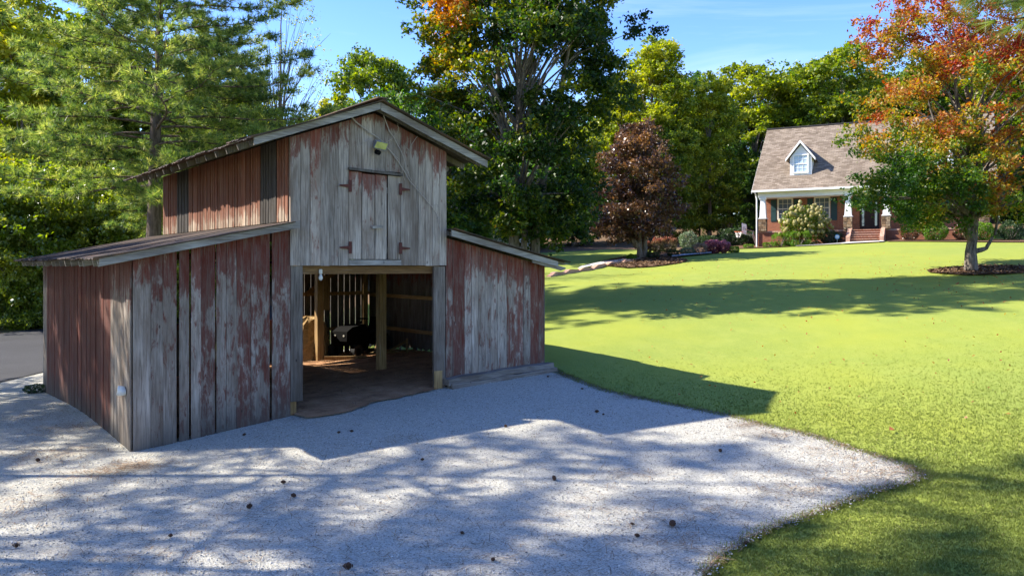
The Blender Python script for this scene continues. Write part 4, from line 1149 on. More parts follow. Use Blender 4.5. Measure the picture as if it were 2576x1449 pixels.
# --- pine
def make_pine(name, base, H, cb, R, r0, label, nlimb=60, dens=1.0, lean=(0,0), seed=1, needle=0.2, group=None, nn=15, nw=0.014):
    rng = np.random.default_rng(seed); rnd = random.Random(seed)
    root = empty(name, base, 0, label=label, cat='pine tree', group=group)
    mb = MB(); top = Vector((lean[0], lean[1], H))
    n = 12; P = [Vector((lean[0]*k/n + rnd.uniform(-.05,.05)*(k>0), lean[1]*k/n, -0.2 + (H+0.2)*k/n)) for k in range(n+1)]
    mb.tube(P, [r0*(1.15-1.05*k/n) for k in range(n+1)], 12)
    tp = []; td = []
    for i in range(nlimb):
        k = (i+rnd.random())/nlimb; z = cb + (H-cb)*k
        f = z/H; q = Vector((lean[0]*f, lean[1]*f, z))
        az = i*2.4 + rnd.uniform(-.5,.5)
        prof = (1-k)**0.6*0.9+0.12 if k > 0.25 else 0.75+k
        ln = R*prof*rnd.uniform(0.7,1.1)
        rise = 0.10+0.5*k
        pts = []; cur = Vector(q); d = Vector((math.cos(az), math.sin(az), rise-0.05)); seg = ln/7
        for j in range(8):
            pts.append(cur.copy()); d = (d + Vector((rnd.uniform(-.16,.16), rnd.uniform(-.16,.16), (-0.07 if j < 4 else 0.09)))).normalized(); cur = cur + d*seg
        rr = 0.02+0.05*(ln/R)*(1-k*0.5)
        mb.tube(pts, [rr*(1-j/8.5) for j in range(8)], 5, False)
        for j in range(2, 8):
            for sgn in (-1,1):
                for rep in range(1 if j < 7 else 2):
                    if rnd.random() > 0.95: continue
                    p = pts[j]; dd = (pts[j]-pts[j-1]).normalized(); side = Vector((-dd.y, dd.x, 0))*sgn
                    sd = (dd*rnd.uniform(.5,1.1) + side*rnd.uniform(.3,1.1) + Vector((0,0,rnd.uniform(-.1,.35)))).normalized()
                    sl_ = ln*rnd.uniform(.14,.30)*(1.15-j/10)
                    e = p + sd*sl_
                    mb.tube([p, p.lerp(e,.5)+Vector((0,0,-.03)), e], [rr*.35, rr*.22, .006], 3, False)
                    m_ = max(3, int(sl_/0.085*dens))
                    for x in range(m_):
                        kk = 0.2+0.85*(x+1)/m_
                        tp.append(p + sd*sl_*kk + Vector((rnd.gauss(0,.13),rnd.gauss(0,.13),rnd.gauss(.04,.07))))
                        td.append((sd + Vector((rnd.gauss(0,.4),rnd.gauss(0,.4),rnd.gauss(.35,.3)))).normalized())
    tp = np.array(tp); td = np.array(td); nt_ = len(tp)
    c = np.repeat(tp, nn, 0); d = np.repeat(td, nn, 0)*0.75 + rng.normal(0,0.62,(nt_*nn,3)); d /= np.linalg.norm(d,axis=1)[:,None]
    w = np.cross(d, rng.normal(0,1,(nt_*nn,3))); w /= np.linalg.norm(w,axis=1)[:,None]
    L_ = needle*rng.uniform(.75,1.2,(nt_*nn,1))
    v = np.stack([c - w*nw, c + w*nw, c + d*L_],1).reshape(-1,3)
    tint = np.repeat(np.clip(0.5+rng.normal(0,.26,nt_),0,1), nn) + rng.normal(0,.08,nt_*nn)
    link('crown', np_mesh('crown', v, np.arange(len(v)), 3, False, np.repeat(np.clip(tint,0,1),3)), M['needle'], root)
    mb.build('trunk', M['bark_pine'], root, smooth=True)
    return root

pine_a = make_pine('pine_tree', on(-14.9,33.5), 19, 6.0, 7.6, 0.33, 'big pine with thick grey trunk standing behind the barn on the left', 105, 1.5, (0.5,0.3), 3, 0.29)
pine_b = make_pine('pine_tree', on(-20.5,19.5), 13.8, 4.6, 4.4, 0.2, 'pine reaching in from the left edge of the photo above the road', 58, 1.1, (0.2,0), 5, 0.26)
copy_tree(pine_a, on(-37,60), (0.95,0.95,0.95), 2.0, 'pine behind the road at the far left edge, upper left corner')
copy_tree(pine_a, on(-14.2,40), (0.8,0.8,0.74), 3.7, 'smaller pine behind the loft wall, right of the thick pine trunk')
copy_tree(pine_b, on(-16.5,5.5), (0.9,0.9,1.02), 1.0, 'pine just outside the left of the view beside the gravel', 'pines shading the gravel from outside the view')
SH = 'pines shading the gravel from outside the view'
SHL = 'tall pine outside the view whose shade dapples the gravel'
pine_c = make_pine('pine_tree', on(-14,8.8), 20, 6.5, 4.3, 0.10, SHL, 44, 0.75, (0.3,0.2), 9, 0.24, group=SH)
for (x, y, s, h, rz) in ((-11.5,13.0,0.8,0.95,1.4),(-19.5,11.5,0.9,1.05,4.0),(-23,8.0,1.0,1.1,5.0),(-17.5,15.2,0.75,0.88,0.9),(-10.5,9.5,0.7,0.8,3.0)):
    c = copy_tree(pine_c, on(x,y), (s,s,h), rz, SHL, SH)
copy_tree(pine_b, on(-17.6,18.4), (0.85,0.95,0.80), 5.5, 'smaller pine just outside the left of the view shading the red side wall', 'pines shading the gravel from outside the view')
copy_tree(pine_b, on(-19.0,22.5), (0.7,0.7,0.74), 1.5, 'smaller pine beside the road whose boughs show left of the barn')

# pine bough entering the top right corner, from a pine outside the view
def near_bough():
    rng = np.random.default_rng(11); rnd = random.Random(11)
    root = empty('pine_tree', on(8.4,7.2), 0, label='near pine whose dark bough hangs into the top right corner', cat='pine tree')
    b0 = Vector(root.location); mb = MB()
    mb.tube([(0,0,-.2),(0.05,0,3),(0,0.1,7),(0,0,12)],[.24,.2,.15,.05],12)
    tp = []; td = []
    for (q, e) in (((8.35,7.2,5.9), at(2440,-15,6.6)), ((8.35,7.2,6.1), at(2500,15,6.9)), ((8.35,7.2,5.7), at(2545,50,7.0)), ((8.3,7.3,6.8), at(2600,-160,7.0)),((8.4,7.2,7.6),(6.2,5.5,7.8)),((8.4,7.2,8.4),(10.5,8.5,8.9)),((8.4,7.2,6.6),(10.8,6.2,7.0)),((8.4,7.2,9.3),(7.2,8.6,9.8)),((8.4,7.2,10.2),(9.2,6.3,10.8))):
        q = Vector(q)-b0; e = Vector(e)-b0; mid = q.lerp(e,.5)+Vector((0,0,.12))
        mb.tube([q,mid,e],[.045,.03,.008],6,False)
        for j in range(46):
            k = 0.42+0.6*j/46
            p = (q.lerp(mid,k*2) if k < .5 else mid.lerp(e,(k-.5)*2)) + Vector((rnd.gauss(0,.10),rnd.gauss(0,.13),rnd.gauss(0,.07)))
            tp.append(p); td.append(((e-q).normalized()*0.8+Vector((rnd.gauss(0,.3),rnd.gauss(0,.3),rnd.gauss(-.1,.3)))).normalized())
    nn = 60; tp = np.array(tp); td = np.array(td); N_ = len(tp)*nn
    c = np.repeat(tp,nn,0); d = np.repeat(td,nn,0)+rng.normal(0,.42,(N_,3)); d /= np.linalg.norm(d,axis=1)[:,None]
    w = np.cross(d, rng.normal(0,1,(N_,3))); w /= np.linalg.norm(w,axis=1)[:,None]
    v = np.stack([c-w*.0016,c+w*.0016,c+d*.24*rng.uniform(.8,1.1,(N_,1))],1).reshape(-1,3)
    link('crown', np_mesh('crown', v, np.arange(len(v)),3,False,np.repeat(rng.uniform(.2,.8,N_),3)), M['needle'], root)
    mb.build('trunk', M['bark_pine'], root, smooth=True)
near_bough()

# --- the big maple behind the barn
def t_central(p):
    t = 0.34 + 0.10*RNG.normal(0,1,len(p))*0
    t = t - 0.10*(p[:,0]/5) 
    o = np.exp(-(((p[:,0]+2.4)/1.0)**2 + ((p[:,2]-11.0)/1.9)**2))
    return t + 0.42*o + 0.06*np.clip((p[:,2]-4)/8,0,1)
cbz = gz(0.2,31)
make_tree('maple_tree', (0.2,31,cbz), [(-0.1,0,5.4,2.9,3.2,2.9,1.3),(0.3,0,9.0,4.3,4.2,2.8,1.8),(0.2,0,12.4,3.9,3.9,2.4,1.2),(-2.2,0,11.2,2.2,2.6,2.4,.5),(2.6,0.5,11.6,2.6,2.6,2.4,.6),(1.2,0,3.7,2.4,2.4,1.1,.5)],
          205, 500, 0.44, 0.16, M['leaf_central'], M['bark_grey'], 12.5, 0.24, 'tall dark green maple with an orange patch behind the barn ridge',
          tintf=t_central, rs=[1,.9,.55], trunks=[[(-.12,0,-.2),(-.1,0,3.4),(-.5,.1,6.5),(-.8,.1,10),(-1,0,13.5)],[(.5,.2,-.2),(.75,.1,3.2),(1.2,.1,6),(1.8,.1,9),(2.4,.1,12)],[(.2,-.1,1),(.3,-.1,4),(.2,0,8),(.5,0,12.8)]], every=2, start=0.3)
# --- orange and red maple on the right
def t_maple(p):
    t = 0.50 + 0.11*(p[:,2]-5.5)/3.0 + 0.05*p[:,0]/4
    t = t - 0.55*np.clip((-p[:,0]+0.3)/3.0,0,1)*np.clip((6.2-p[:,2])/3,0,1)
    t = t + 0.22*np.sin(p[:,0]*1.7+p[:,2]*1.1)*np.cos(p[:,2]*1.3-p[:,0]*0.8+p[:,1])
    return t
mbz = gz(18.6,33)
mtr = [[(0,0,-.15),(0,0,1.1),(.15,0,1.9),(-.1,0,4),(-.5,.1,7),(-.9,.2,10.5)],
       [(0,0,1.0),(.15,.1,2.2),(.35,.1,4.5),(.6,.2,7.5),(.8,.2,11)],
       [(0.05,0,1.1),(-.5,0,2.6),(-1.3,-.2,5),(-2.2,-.2,8)],[(.1,0,.8),(.65,.05,.95),(1.0,.1,1.5),(1.35,.1,3.6),(1.9,.2,6.8)],
       [(.0,0,1.2),(-.4,.3,2.0),(-1.6,.4,3.2),(-3.2,.4,4.8)]]
make_tree('maple_tree', (18.6,33,mbz), [(-0.2,0,4.2,4.3,4.3,1.9,1.2),(0.0,0,6.9,4.7,4.6,2.3,1.8),(-0.2,0,9.8,4.2,4.0,2.4,1.7),(-3.2,-.5,4.9,2.1,2.3,1.4,.45),(-2.9,-.3,3.1,2.3,2.3,1.0,.5),(2.8,0,4.4,2.6,2.6,2.2,.6),(0.2,0.2,2.9,3.7,3.4,0.95,.9)],
          235, 360, 0.43, 0.14, M['leaf_maple'], M['bark_maple'], 10.5, 0.23, 'maple turning orange and red on the lawn right of the house steps',
          tintf=t_maple, trunks=mtr, every=3, start=0.2, rs=[1,.6,.55,.42,.4])
# --- purple-leaved tree
pbase = gp(1608,652); PB = (pbase[0], pbase[1], gz(*pbase)); sc_ = pbase[1]/48.0
def t_purple(p): return 0.30 + 0.38*np.exp(-(((p[:,0]-0.4)/1.6)**2+((p[:,2]-6.6)/1.3)**2)) + 0.1*(p[:,2] < 1.9)
make_tree('purple_leaved_tree', PB, [(0,0,3.1*sc_,2.75*sc_,2.7*sc_,2.0*sc_,1.7),(0,0,5.2*sc_,2.3*sc_,2.3*sc_,1.7*sc_,1.2),(0.1,0,7.0*sc_,1.35*sc_,1.35*sc_,1.2*sc_,.5),(-0.6,0,2.2*sc_,2.6*sc_,2.4*sc_,1.0*sc_,.7)],
          120, 300, 0.40, 0.17, M['leaf_purple'], M['bark_grey'], 6.5*sc_, 0.17, 'dark purple-leaved tree in a mulch bed between barn and house',
          tintf=t_purple, trunks=[[(0,0,-.1),(.02,0,.9),(.1,0,2.5),(0,0,6.8)],[(.3,.1,-.1),(.36,.1,.9),(.5,.1,2.4),(.8,.1,5)],[(-.05,0,.7),(-.5,0,1.3),(-1.2,0,1.6)]], shell=0.45, every=4)

# --- prototypes of woodland trees
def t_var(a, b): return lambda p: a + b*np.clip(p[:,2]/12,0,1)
protos = {}
def proto(key, ell, nb, per, br, leaf, mat, top, r0, tf, **k):
    protos[key] = dict(ell=ell, nb=nb, per=per, br=br, leaf=leaf, mat=mat, top=top, r0=r0, tf=tf, made=None, kw=k)
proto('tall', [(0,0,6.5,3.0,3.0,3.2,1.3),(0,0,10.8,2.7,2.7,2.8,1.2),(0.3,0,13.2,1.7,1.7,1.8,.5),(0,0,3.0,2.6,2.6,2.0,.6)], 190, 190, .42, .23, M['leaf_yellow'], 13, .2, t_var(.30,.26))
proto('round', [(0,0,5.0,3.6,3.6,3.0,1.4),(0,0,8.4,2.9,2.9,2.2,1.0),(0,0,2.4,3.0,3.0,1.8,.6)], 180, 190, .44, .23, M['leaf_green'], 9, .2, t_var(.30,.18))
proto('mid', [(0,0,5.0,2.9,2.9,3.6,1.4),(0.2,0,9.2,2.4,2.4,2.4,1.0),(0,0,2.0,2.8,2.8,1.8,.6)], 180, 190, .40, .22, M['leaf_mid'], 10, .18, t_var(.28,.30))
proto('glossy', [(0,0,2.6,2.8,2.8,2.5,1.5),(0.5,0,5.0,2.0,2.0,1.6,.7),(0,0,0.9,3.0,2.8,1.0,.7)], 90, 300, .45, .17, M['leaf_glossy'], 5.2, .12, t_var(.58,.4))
def wood_tree(key, x, y, h, label, name='tree', w=1.0, group=None, cat='tree', rz=None, mat=None):
    pr = protos[key]
    z = gz(x, y)
    if pr['made'] is None:
        o = make_tree(name, (x,y,z), pr['ell'], pr['nb'], pr['per'], pr['br'], pr['leaf'], pr['mat'], M['bark_grey'], pr['top'], pr['r0'], label, cat, group, pr['tf'], every=5, **pr['kw'])
        pr['made'] = o; o.scale = (1,1,1)
        H = max(e[2]+e[5] for e in pr['ell']); pr['H'] = H
        s = h/H; o.scale = (s*w, s*w, s); return o
    s = h/pr['H']
    o = copy_tree(pr['made'], (x,y,z-0.1), (s*w,s*w,s), U(0,6.28) if rz is None else rz, label, group)
    o.name = name; o['category'] = cat
    if mat:
        for ch in o.children:
            if ch.name.startswith('crown'):
                ch.material_slots[0].link = 'OBJECT'; ch.material_slots[0].material = mat
    return o
def tree_px(key, px, topy, Y, label, w=1.0, mat=None, name='tree', rz=None):
    x = (px-HX)/FPX*Y; top = CAMZ+(HY-topy)/FPX*Y
    return wood_tree(key, x, Y, top-gz(x,Y), label, name, w, 'trees at the edge of the woods', rz=rz, mat=mat)
tree_px('tall', 1640, 108, 69, 'tall yellow-green tree behind the purple tree', 1.12)
tree_px('mid', 930, 128, 58, 'thin yellowish tree behind the barn ridge against the sky', .8, M['leaf_yellow'])
tree_px('round', 985, 235, 52, 'dark low tree between yellowish tree and big maple', .85)
tree_px('round', 1115, 215, 50, 'dark green tree standing left behind the big maple', 1.0)
tree_px('tall', 1130, 240, 60, 'pale green tree low behind the big maple', 1.1)
tree_px('round', 1740, 188, 82, 'dark tree crown on the skyline right of the tall yellow-green tree', .9)
tree_px('tall', 1785, 190, 70, 'bright lime tree on the skyline above the purple tree', 1.0)
tree_px('mid', 1900, 163, 78, 'rounded golden tree on the skyline left above the house', 1.25, M['leaf_yellow'])
tree_px('tall', 1975, 205, 80, 'pale gold tree just above the left end of the house roof', 1.0)
tree_px('round', 2045, 172, 84, 'dark green tree on the skyline above the dormer', 1.0)
tree_px('mid', 2115, 120, 76, 'olive and orange tree behind the left side of the red maple', 1.1)
tree_px('tall', 2200, 190, 82, 'yellow tree behind the upper left of the red maple', 1.1)
tree_px('mid', 2300, 165, 78, 'green tree seen through the red maple above the house ridge', 1.2)
tree_px('round', 2400, 140, 76, 'dark tree seen through the right half of the red maple', 1.1)
tree_px('tall', 2500, 150, 72, 'yellow-green tree behind the right edge of the red maple', 1.2)
tree_px('mid', 2590, 120, 66, 'tree at the right edge behind the red maple', 1.2)
tree_px('mid', 1690, 300, 68, 'smaller olive tree right behind the purple tree', .9)
tree_px('mid', 1760, 390, 72, 'dry pale olive tree between purple tree and house', .8)
tree_px('round', 1835, 330, 76, 'deep green tree just left of the house', .95)
tree_px('round', 1880, 440, 74, 'dark shaded tree against the left house wall', .8)
tree_px('tall', 1560, 190, 70, 'pale green tree left behind the tall yellow-green tree', .9)
tree_px('mid', 1470, 320, 66, 'yellowish small tree peeping right of the big maple', .9, M['leaf_yellow'])
tree_px('round', 1350, 300, 68, 'dark tree filling the gap behind the big maple trunks', 1.2)
tree_px('round', 1240, 420, 60, 'low dark tree left of the big maple trunks', .9)
tree_px('round', 1440, 400, 66, 'low dark tree right of the big maple trunks', .9)
tree_px('round', 2560, 380, 60, 'dark tree beyond the right end of the house', 1.0)
tree_px('round', 2650, 330, 55, 'dark tree outside the right edge beyond the house', 1.0)
# left woods
tree_px('tall', 60, -20, 56, 'tall yellow-green tree behind the pines at far left', 1.1)
tree_px('mid', 200, 60, 60, 'green tree behind the pines left of the thick trunk', 1.2)
tree_px('tall', 330, 140, 62, 'yellow-green tree behind the thick pine trunk', 1.1)
tree_px('mid', 480, 200, 60, 'green tree right behind the thick pine trunk', 1.1)
tree_px('tall', 600, 190, 56, 'yellow-green tree above the loft wall of the barn', 1.0)
tree_px('mid', 780, 300, 58, 'low yellowish tree just above the barn roof slope', 1.1, M['leaf_yellow'])
tree_px('tall', 860, 250, 66, 'pale tree behind the barn roof slope left of the ridge', 1.1)
LG = 'glossy leaved trees beyond the road'
for i, (px, ty, Y, lab) in enumerate(((15,470,44,'glossy leafy tree at the far left beyond the road'),(110,420,45,'glossy leafy tree over the lean-to roof end'),(215,480,46,'glossy leafy tree over the middle of the lean-to roof'),
        (300,430,47,'glossy leafy tree left of the thick pine trunk'),(400,520,46,'bright leafy tree right of the thick pine trunk'),(480,450,48,'leafy tree close behind the loft wall'),(-60,350,46,'glossy leafy tree cut by the left edge'),(60,620,43,'low leafy bush on the far road edge'),(0,690,43.5,'lowest leafy bush on the far road edge, leftmost'),(160,640,44,'low leafy bush behind the lean-to eave'))):
    x = (px-HX)/FPX*Y; h = CAMZ+(HY-ty)/FPX*Y - gz(x,Y)
    wood_tree('glossy', x, Y, h, lab, 'leafy_tree', 1.0 if h > 4 else 1.5, LG)

# --- thin tree with few leaves left
def t_flat(a): return lambda p: np.full(len(p), a)
tx, ty_ = (700-HX)/FPX*42, 42
th_ = 3.2+ (667+40)/2050*42 - gz(tx,ty_)
st_ = [[(0,0,-.2),(0,0,th_*.4),(.1,0,th_*.75),(.2,0,th_)]]
for k in range(9):
    a = U(-.2,.5) if k % 2 else U(2.6,3.5)
    z0 = th_*U(.38,.7); ln = U(2.0,4.0)
    st_.append([(0,0,z0),(ln*.35*math.cos(a),U(-.5,.5),z0+ln*.5),(ln*.62*math.cos(a),U(-.8,.8),z0+ln*.95),(ln*.8*math.cos(a),U(-.8,.8),z0+ln*1.25)])
thin = make_tree('bare_tree', (tx,ty_,gz(tx,ty_)), [(0.4,0,th_*.72,2.4,2,th_*.26,1),(0,0,th_*.45,1.2,1.2,th_*.22,1)], 100, 36, .42, .12, M['leaf_yellow'], M['bark_grey'], th_, .11,
          'thin nearly bare tree rising above the barn roof slope', tintf=t_flat(.5), trunks=st_, every=1, sub=4, rs=[1]+[.35]*9)

# --- dense far woodland behind everything
def woodland():
    cen = []; tt = []
    for i in range(150):
        x = U(-75,95); y = U(86,104); h = U(11,15)+ (2 if x > 10 else 0)
        z = gz(x,y); n = 900
        u = RNG.normal(0,1,(n,3)); u /= np.linalg.norm(u,axis=1)[:,None]; r = RNG.uniform(.75,1.03,(n,1))
        cen.append(np.array([x,y,z+h*.52]) + u*r*np.array([3.4,3.4,h*.5])); tt.append(np.full(n, U(.1,.7)) + RNG.normal(0,.12,n))
    for i in range(40):
        x = U(-60,2); y = U(60,72); h = U(7,11); z = gz(x,y); n = 800
        u = RNG.normal(0,1,(n,3)); u /= np.linalg.norm(u,axis=1)[:,None]; r = RNG.uniform(.75,1.03,(n,1))
        cen.append(np.array([x,y,z+h*.5]) + u*r*np.array([3.0,3.0,h*.52])); tt.append(np.full(n, U(.1,.7)) + RNG.normal(0,.12,n))
    c = np.concatenate(cen); t = np.clip(np.concatenate(tt),0,1)
    v = kites(c, .55, .4)
    o = link('woodland', np_mesh('woodland', v, np.arange(len(v)),4,False,np.repeat(t,4)), M['leaf_green'])
    tag(o, 'dense woods closing the view behind the lawn and house', kind='stuff')
woodland()

# --- shrubs
def shrub(name, px, by, topy, wpx, mat, label, group=None, boxy=0.0, leaf=.07, n=2600, Y=None, tf=None, cat='shrub', dark=True, squash=1.0, off=None):
    if off is not None:
        x, y = house_px(px, off)
    elif Y is None:
        x, y = gp(px, by)
    else: y = Y; x = (px-HX)/FPX*Y
    W = wpx/FPX*y/2; z = gz(x,y); H = max(.25, CAMZ+(HY-topy)/FPX*y - z) if off is not None else max(.25,(by-topy)/FPX*y)
    u = RNG.normal(0,1,(n,3)); u /= np.linalg.norm(u,axis=1)[:,None]
    if boxy: u = np.sign(u)*np.abs(u)**(1-boxy)
    r = RNG.uniform(.72,1.0,(n,1))**.6
    lump = 1+0.20*np.sin(u[:,:1]*5+px)*np.cos(u[:,1:2]*5+u[:,2:]*4)
    sc3 = np.array([W,W*squash,H*.5])
    if boxy: sc3 = sc3*0.98
    p = u*r*lump*sc3 + np.array([0,0,H*.52])
    p = p[p[:,2] > 0.0]
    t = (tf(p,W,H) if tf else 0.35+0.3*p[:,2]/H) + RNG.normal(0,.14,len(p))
    root = empty(name, (x,y,z), 0, label=label, cat=cat, group=group)
    v = kites(p, leaf, .5)
    link('foliage', np_mesh('foliage', v, np.arange(len(v)),4,False,np.repeat(np.clip(t,0,1),4)), mat, root)
    mb = MB()
    for k in range(7):
        a = U(0,6.28); mb.tube([(U(-.05,.05),U(-.05,.05),-.05),(W*.4*math.cos(a),W*.4*math.sin(a),H*.4),(W*.7*math.cos(a),W*.7*math.sin(a),H*.75)],[.025,.018,.006],4,False)
    mb.build('stem', M['bark_grey'], root)
    return root
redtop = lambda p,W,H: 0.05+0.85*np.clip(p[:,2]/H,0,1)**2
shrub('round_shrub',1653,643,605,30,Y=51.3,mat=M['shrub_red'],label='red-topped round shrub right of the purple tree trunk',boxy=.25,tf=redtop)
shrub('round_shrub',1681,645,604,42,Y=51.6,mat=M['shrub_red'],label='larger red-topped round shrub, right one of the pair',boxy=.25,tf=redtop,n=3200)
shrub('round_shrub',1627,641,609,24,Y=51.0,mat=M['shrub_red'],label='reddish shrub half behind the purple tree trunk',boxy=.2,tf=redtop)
shrub('low_shrub',1643,651,635,34,M['shrub_dark'],'low dark shrub at the foot of the red-topped pair',boxy=.3,leaf=.05)
shrub('low_shrub',1694,646,629,30,M['shrub_dark'],'low dark shrub right of the red-topped pair',boxy=.3,leaf=.05)
shrub('low_shrub',1589,655,640,26,M['shrub_green'],'small green shrub left of the purple tree trunk',leaf=.06)
shrub('viburnum',1731,640,594,44,M['shrub_silver'],'grey-green airy bush behind the silvery low bush',leaf=.09,Y=56.5)
shrub('silver_bush',1730,642,624,40,M['shrub_silver'],'silvery low bush behind the pale walk',leaf=.06)
shrub('dry_bush',1762,641,612,34,M['shrub_tan'],'dry tan bush left of the purple-pink shrub',leaf=.05,boxy=.2)
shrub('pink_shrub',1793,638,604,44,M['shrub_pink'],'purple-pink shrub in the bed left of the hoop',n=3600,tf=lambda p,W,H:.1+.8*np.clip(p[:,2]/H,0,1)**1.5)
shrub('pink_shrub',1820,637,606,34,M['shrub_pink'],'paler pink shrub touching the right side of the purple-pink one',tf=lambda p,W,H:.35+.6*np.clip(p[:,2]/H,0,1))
shrub('clipped_shrub',1846,636,620,26,M['shrub_green'],'clipped little green shrub, leftmost of the three in the mulch',boxy=.35,leaf=.045)
shrub('clipped_shrub',1883,632,615,25,M['shrub_green'],'clipped little green shrub just left of the downspout',boxy=.35,leaf=.045,off=-2.0)
shrub('clipped_shrub',1933,628,610,27,M['shrub_green'],'clipped little green shrub at the left end of the hedge',boxy=.35,leaf=.045,off=-1.6)
shrub('hedge',1962,621,587,38,M['shrub_green'],'smaller bright green clipped hedge before the brick foundation',boxy=.55,leaf=.06,n=4000,cat='hedge',off=-2.3)
shrub('hedge',2010,617,583,52,M['shrub_green'],'larger bright green clipped hedge under the hydrangea',boxy=.55,leaf=.06,n=5000,cat='hedge',off=-2.6)
shrub('dark_bush',1843,622,580,75,M['shrub_dark'],'dark spiky bush behind the basketball hoop',leaf=.12,Y=63.5,n=4200)
shrub('dark_bush',1892,622,590,46,M['shrub_dark'],'dark bush between hoop and house corner',leaf=.1,Y=63.2,n=2600)
shrub('dark_bush',1778,618,588,60,M['shrub_dark'],'dark green bush behind the purple-pink shrub',leaf=.1,Y=62,n=3000)
shrub('dark_bush',2090,608,582,55,M['shrub_dark'],'dark low bush right of the hydrangea',leaf=.07,n=2600,off=-1.0)
shrub('purple_bush',2290,603,566,46,M['leaf_purple'],'dark purple bush right of the brick steps',leaf=.08,n=3000,off=-1.2)
shrub('green_bush',2352,604,560,60,M['shrub_green'],'bright green bush right of the dark purple bush',leaf=.09,n=3600,off=-1.4)
shrub('purple_bush',2420,604,568,40,M['leaf_purple'],'dark purple bush behind the maple trunk',leaf=.08,n=2600,off=-1.2)
shrub('green_bush',2470,604,560,60,M['shrub_green'],'green bush just right of the maple trunk',leaf=.09,n=3000,off=-1.2)
shrub('green_bush',2545,605,556,60,M['shrub_dark'],'dark green bush at the right edge by the house',leaf=.09,n=3000,off=-1.0)
shrub('dark_bush',1985,612,575,30,M['shrub_dark'],'dark foliage under the left side of the hydrangea',leaf=.08,n=1500,off=-.7)
# hydrangea: leaves plus cream flower heads
hx, hy = house_px(2024,-1.35); hz_ = gz(hx,hy)
hyd = empty('hydrangea', (hx,hy,hz_), 0, label='large hydrangea with cream flower heads before the left windows', cat='shrub')
n = 5200; u = RNG.normal(0,1,(n,3)); u /= np.linalg.norm(u,axis=1)[:,None]; p = u*RNG.uniform(.5,1,(n,1))*np.array([1.75,1.2,1.35]) + np.array([0,0,1.55])
v = kites(p, .14, .4); link('foliage', np_mesh('foliage', v, np.arange(len(v)),4,False,np.repeat(RNG.uniform(.1,.7,n),4)), M['leaf_mid'], hyd)
ico = MB().lathe([(0.02,-.11),(.08,-.08),(.11,-.01),(.09,.07),(.03,.12)],7).mesh('flower_head')
_t = ico.attributes.new('tint','FLOAT','POINT'); _t.data.foreach_set('value', RNG.uniform(0,1,len(ico.vertices)).astype(np.float32))
ico.materials.append(M['blossom'])
for k in range(150):
    u = Vector((random.gauss(0,1), -abs(random.gauss(0,1)), random.gauss(.2,1))).normalized()
    o = bpy.data.objects.new('flower_head', ico); COL.objects.link(o); o.parent = hyd
    s_ = U(.7,1.35); o.location = (u.x*1.75*U(.75,1.12), u.y*1.25*U(.8,1.1), 1.5+u.z*1.4*U(.75,1.15)); o.scale = (s_,s_,s_*U(.9,1.4)); o.rotation_euler = (U(-.6,.6),U(-.6,.6),0)
mb = MB()
for k in range(12):
    a = U(0,6.28); mb.tube([(0,0,-.05),(.6*math.cos(a),.4*math.sin(a),.8),(1.2*math.cos(a),.8*math.sin(a),1.7)],[.03,.022,.008],5,False)
mb.build('stem', M['bark_grey'], hyd)
# mossy weeds at the barn's far corner
wx, wy = gp(88,985)
w_ = shrub('weed_clump', 92, 990, 975, 60, M['shrub_dark'], 'patch of dark weeds at the far left corner of the barn', leaf=.05, n=700, cat='weeds')

# ------------------------------------------------------------------ ground cover near the camera
def edge_points(n, sd):
    E = np.array([GRAVEL[i] for i in range(28)]); ln = np.linalg.norm(E[1:]-E[:-1], axis=1)
    i = RNG.choice(27, n, p=ln/ln.sum()); f = RNG.uniform(0,1,(n,1))
    return E[i]*(1-f)+E[i+1]*f + RNG.normal(0,sd,(n,2))
def grass():
    xs_, ys_, ss = [], [], []
    N = 900000
    # sample in picture-independent bands: dense near, thinner far
    n = 520000
    y = 6.5 + RNG.exponential(4.2, n); x = RNG.uniform(-1.0, 1.0, n)*(y*0.65+1.0)
    k = (y < 27) & (x > -1.5) & (RNG.random(n) < np.clip((y*0.65+1.0)/14.0, 0.25, 1)) & (RNG.random(n) < np.clip((27-y)/15, 0, 1))
    x, y = x[k], y[k]
    k = ~in_poly(x, y, GRAVEL) & ~in_poly(x, y, BARN_FOOT) & ~in_poly(x, y, MULCH_MAPLE)
    xs_.append(x[k]); ys_.append(y[k]); ss.append((0.020 + 0.0009*y[k])*np.clip((26-y[k])/11, 0.15, 1))
    # tufts creeping over the gravel edge
    E = np.array([GRAVEL[i] for i in range(28)])
    n = 5200; p = edge_points(n, .07)
    xs_.append(p[:,0]); ys_.append(p[:,1]); ss.append(np.full(n,.06))
    x = np.concatenate(xs_); y = np.concatenate(ys_); s = np.concatenate(ss)*RNG.uniform(.6,1.35,len(x))
    # each sample is a pair of blades
    m = 2; x = np.repeat(x,m)+RNG.normal(0,.02,len(x)*m); y = np.repeat(y,m)+RNG.normal(0,.02,len(y)*m); s = np.repeat(s,m)
    z = np.zeros(len(x))
    for i in range(0,len(x),40000): z[i:i+40000] = height(x[i:i+40000], y[i:i+40000])
    c = np.stack([x,y,z-0.004],1); n = len(x)
    a = RNG.uniform(0,np.pi,n); w = np.stack([np.cos(a),np.sin(a),np.zeros(n)],1)*(0.0035+0.0003*y)[:,None]
    d = np.stack([RNG.normal(0,.5,n),RNG.normal(0,.5,n),np.ones(n)],1)*s[:,None]
    v = np.stack([c-w,c+w,c+d],1).reshape(-1,3)
    t = np.clip(.52+RNG.normal(0,.13,n)+(RNG.random(n)<.04)*.4,0,1)
    o = link('grass', np_mesh('grass', v, np.arange(3*n),3,False,np.repeat(t,3)), M['blade'])
    tag(o, 'short mown lawn grass beside the gravel', kind='stuff'); return n
ng = grass()

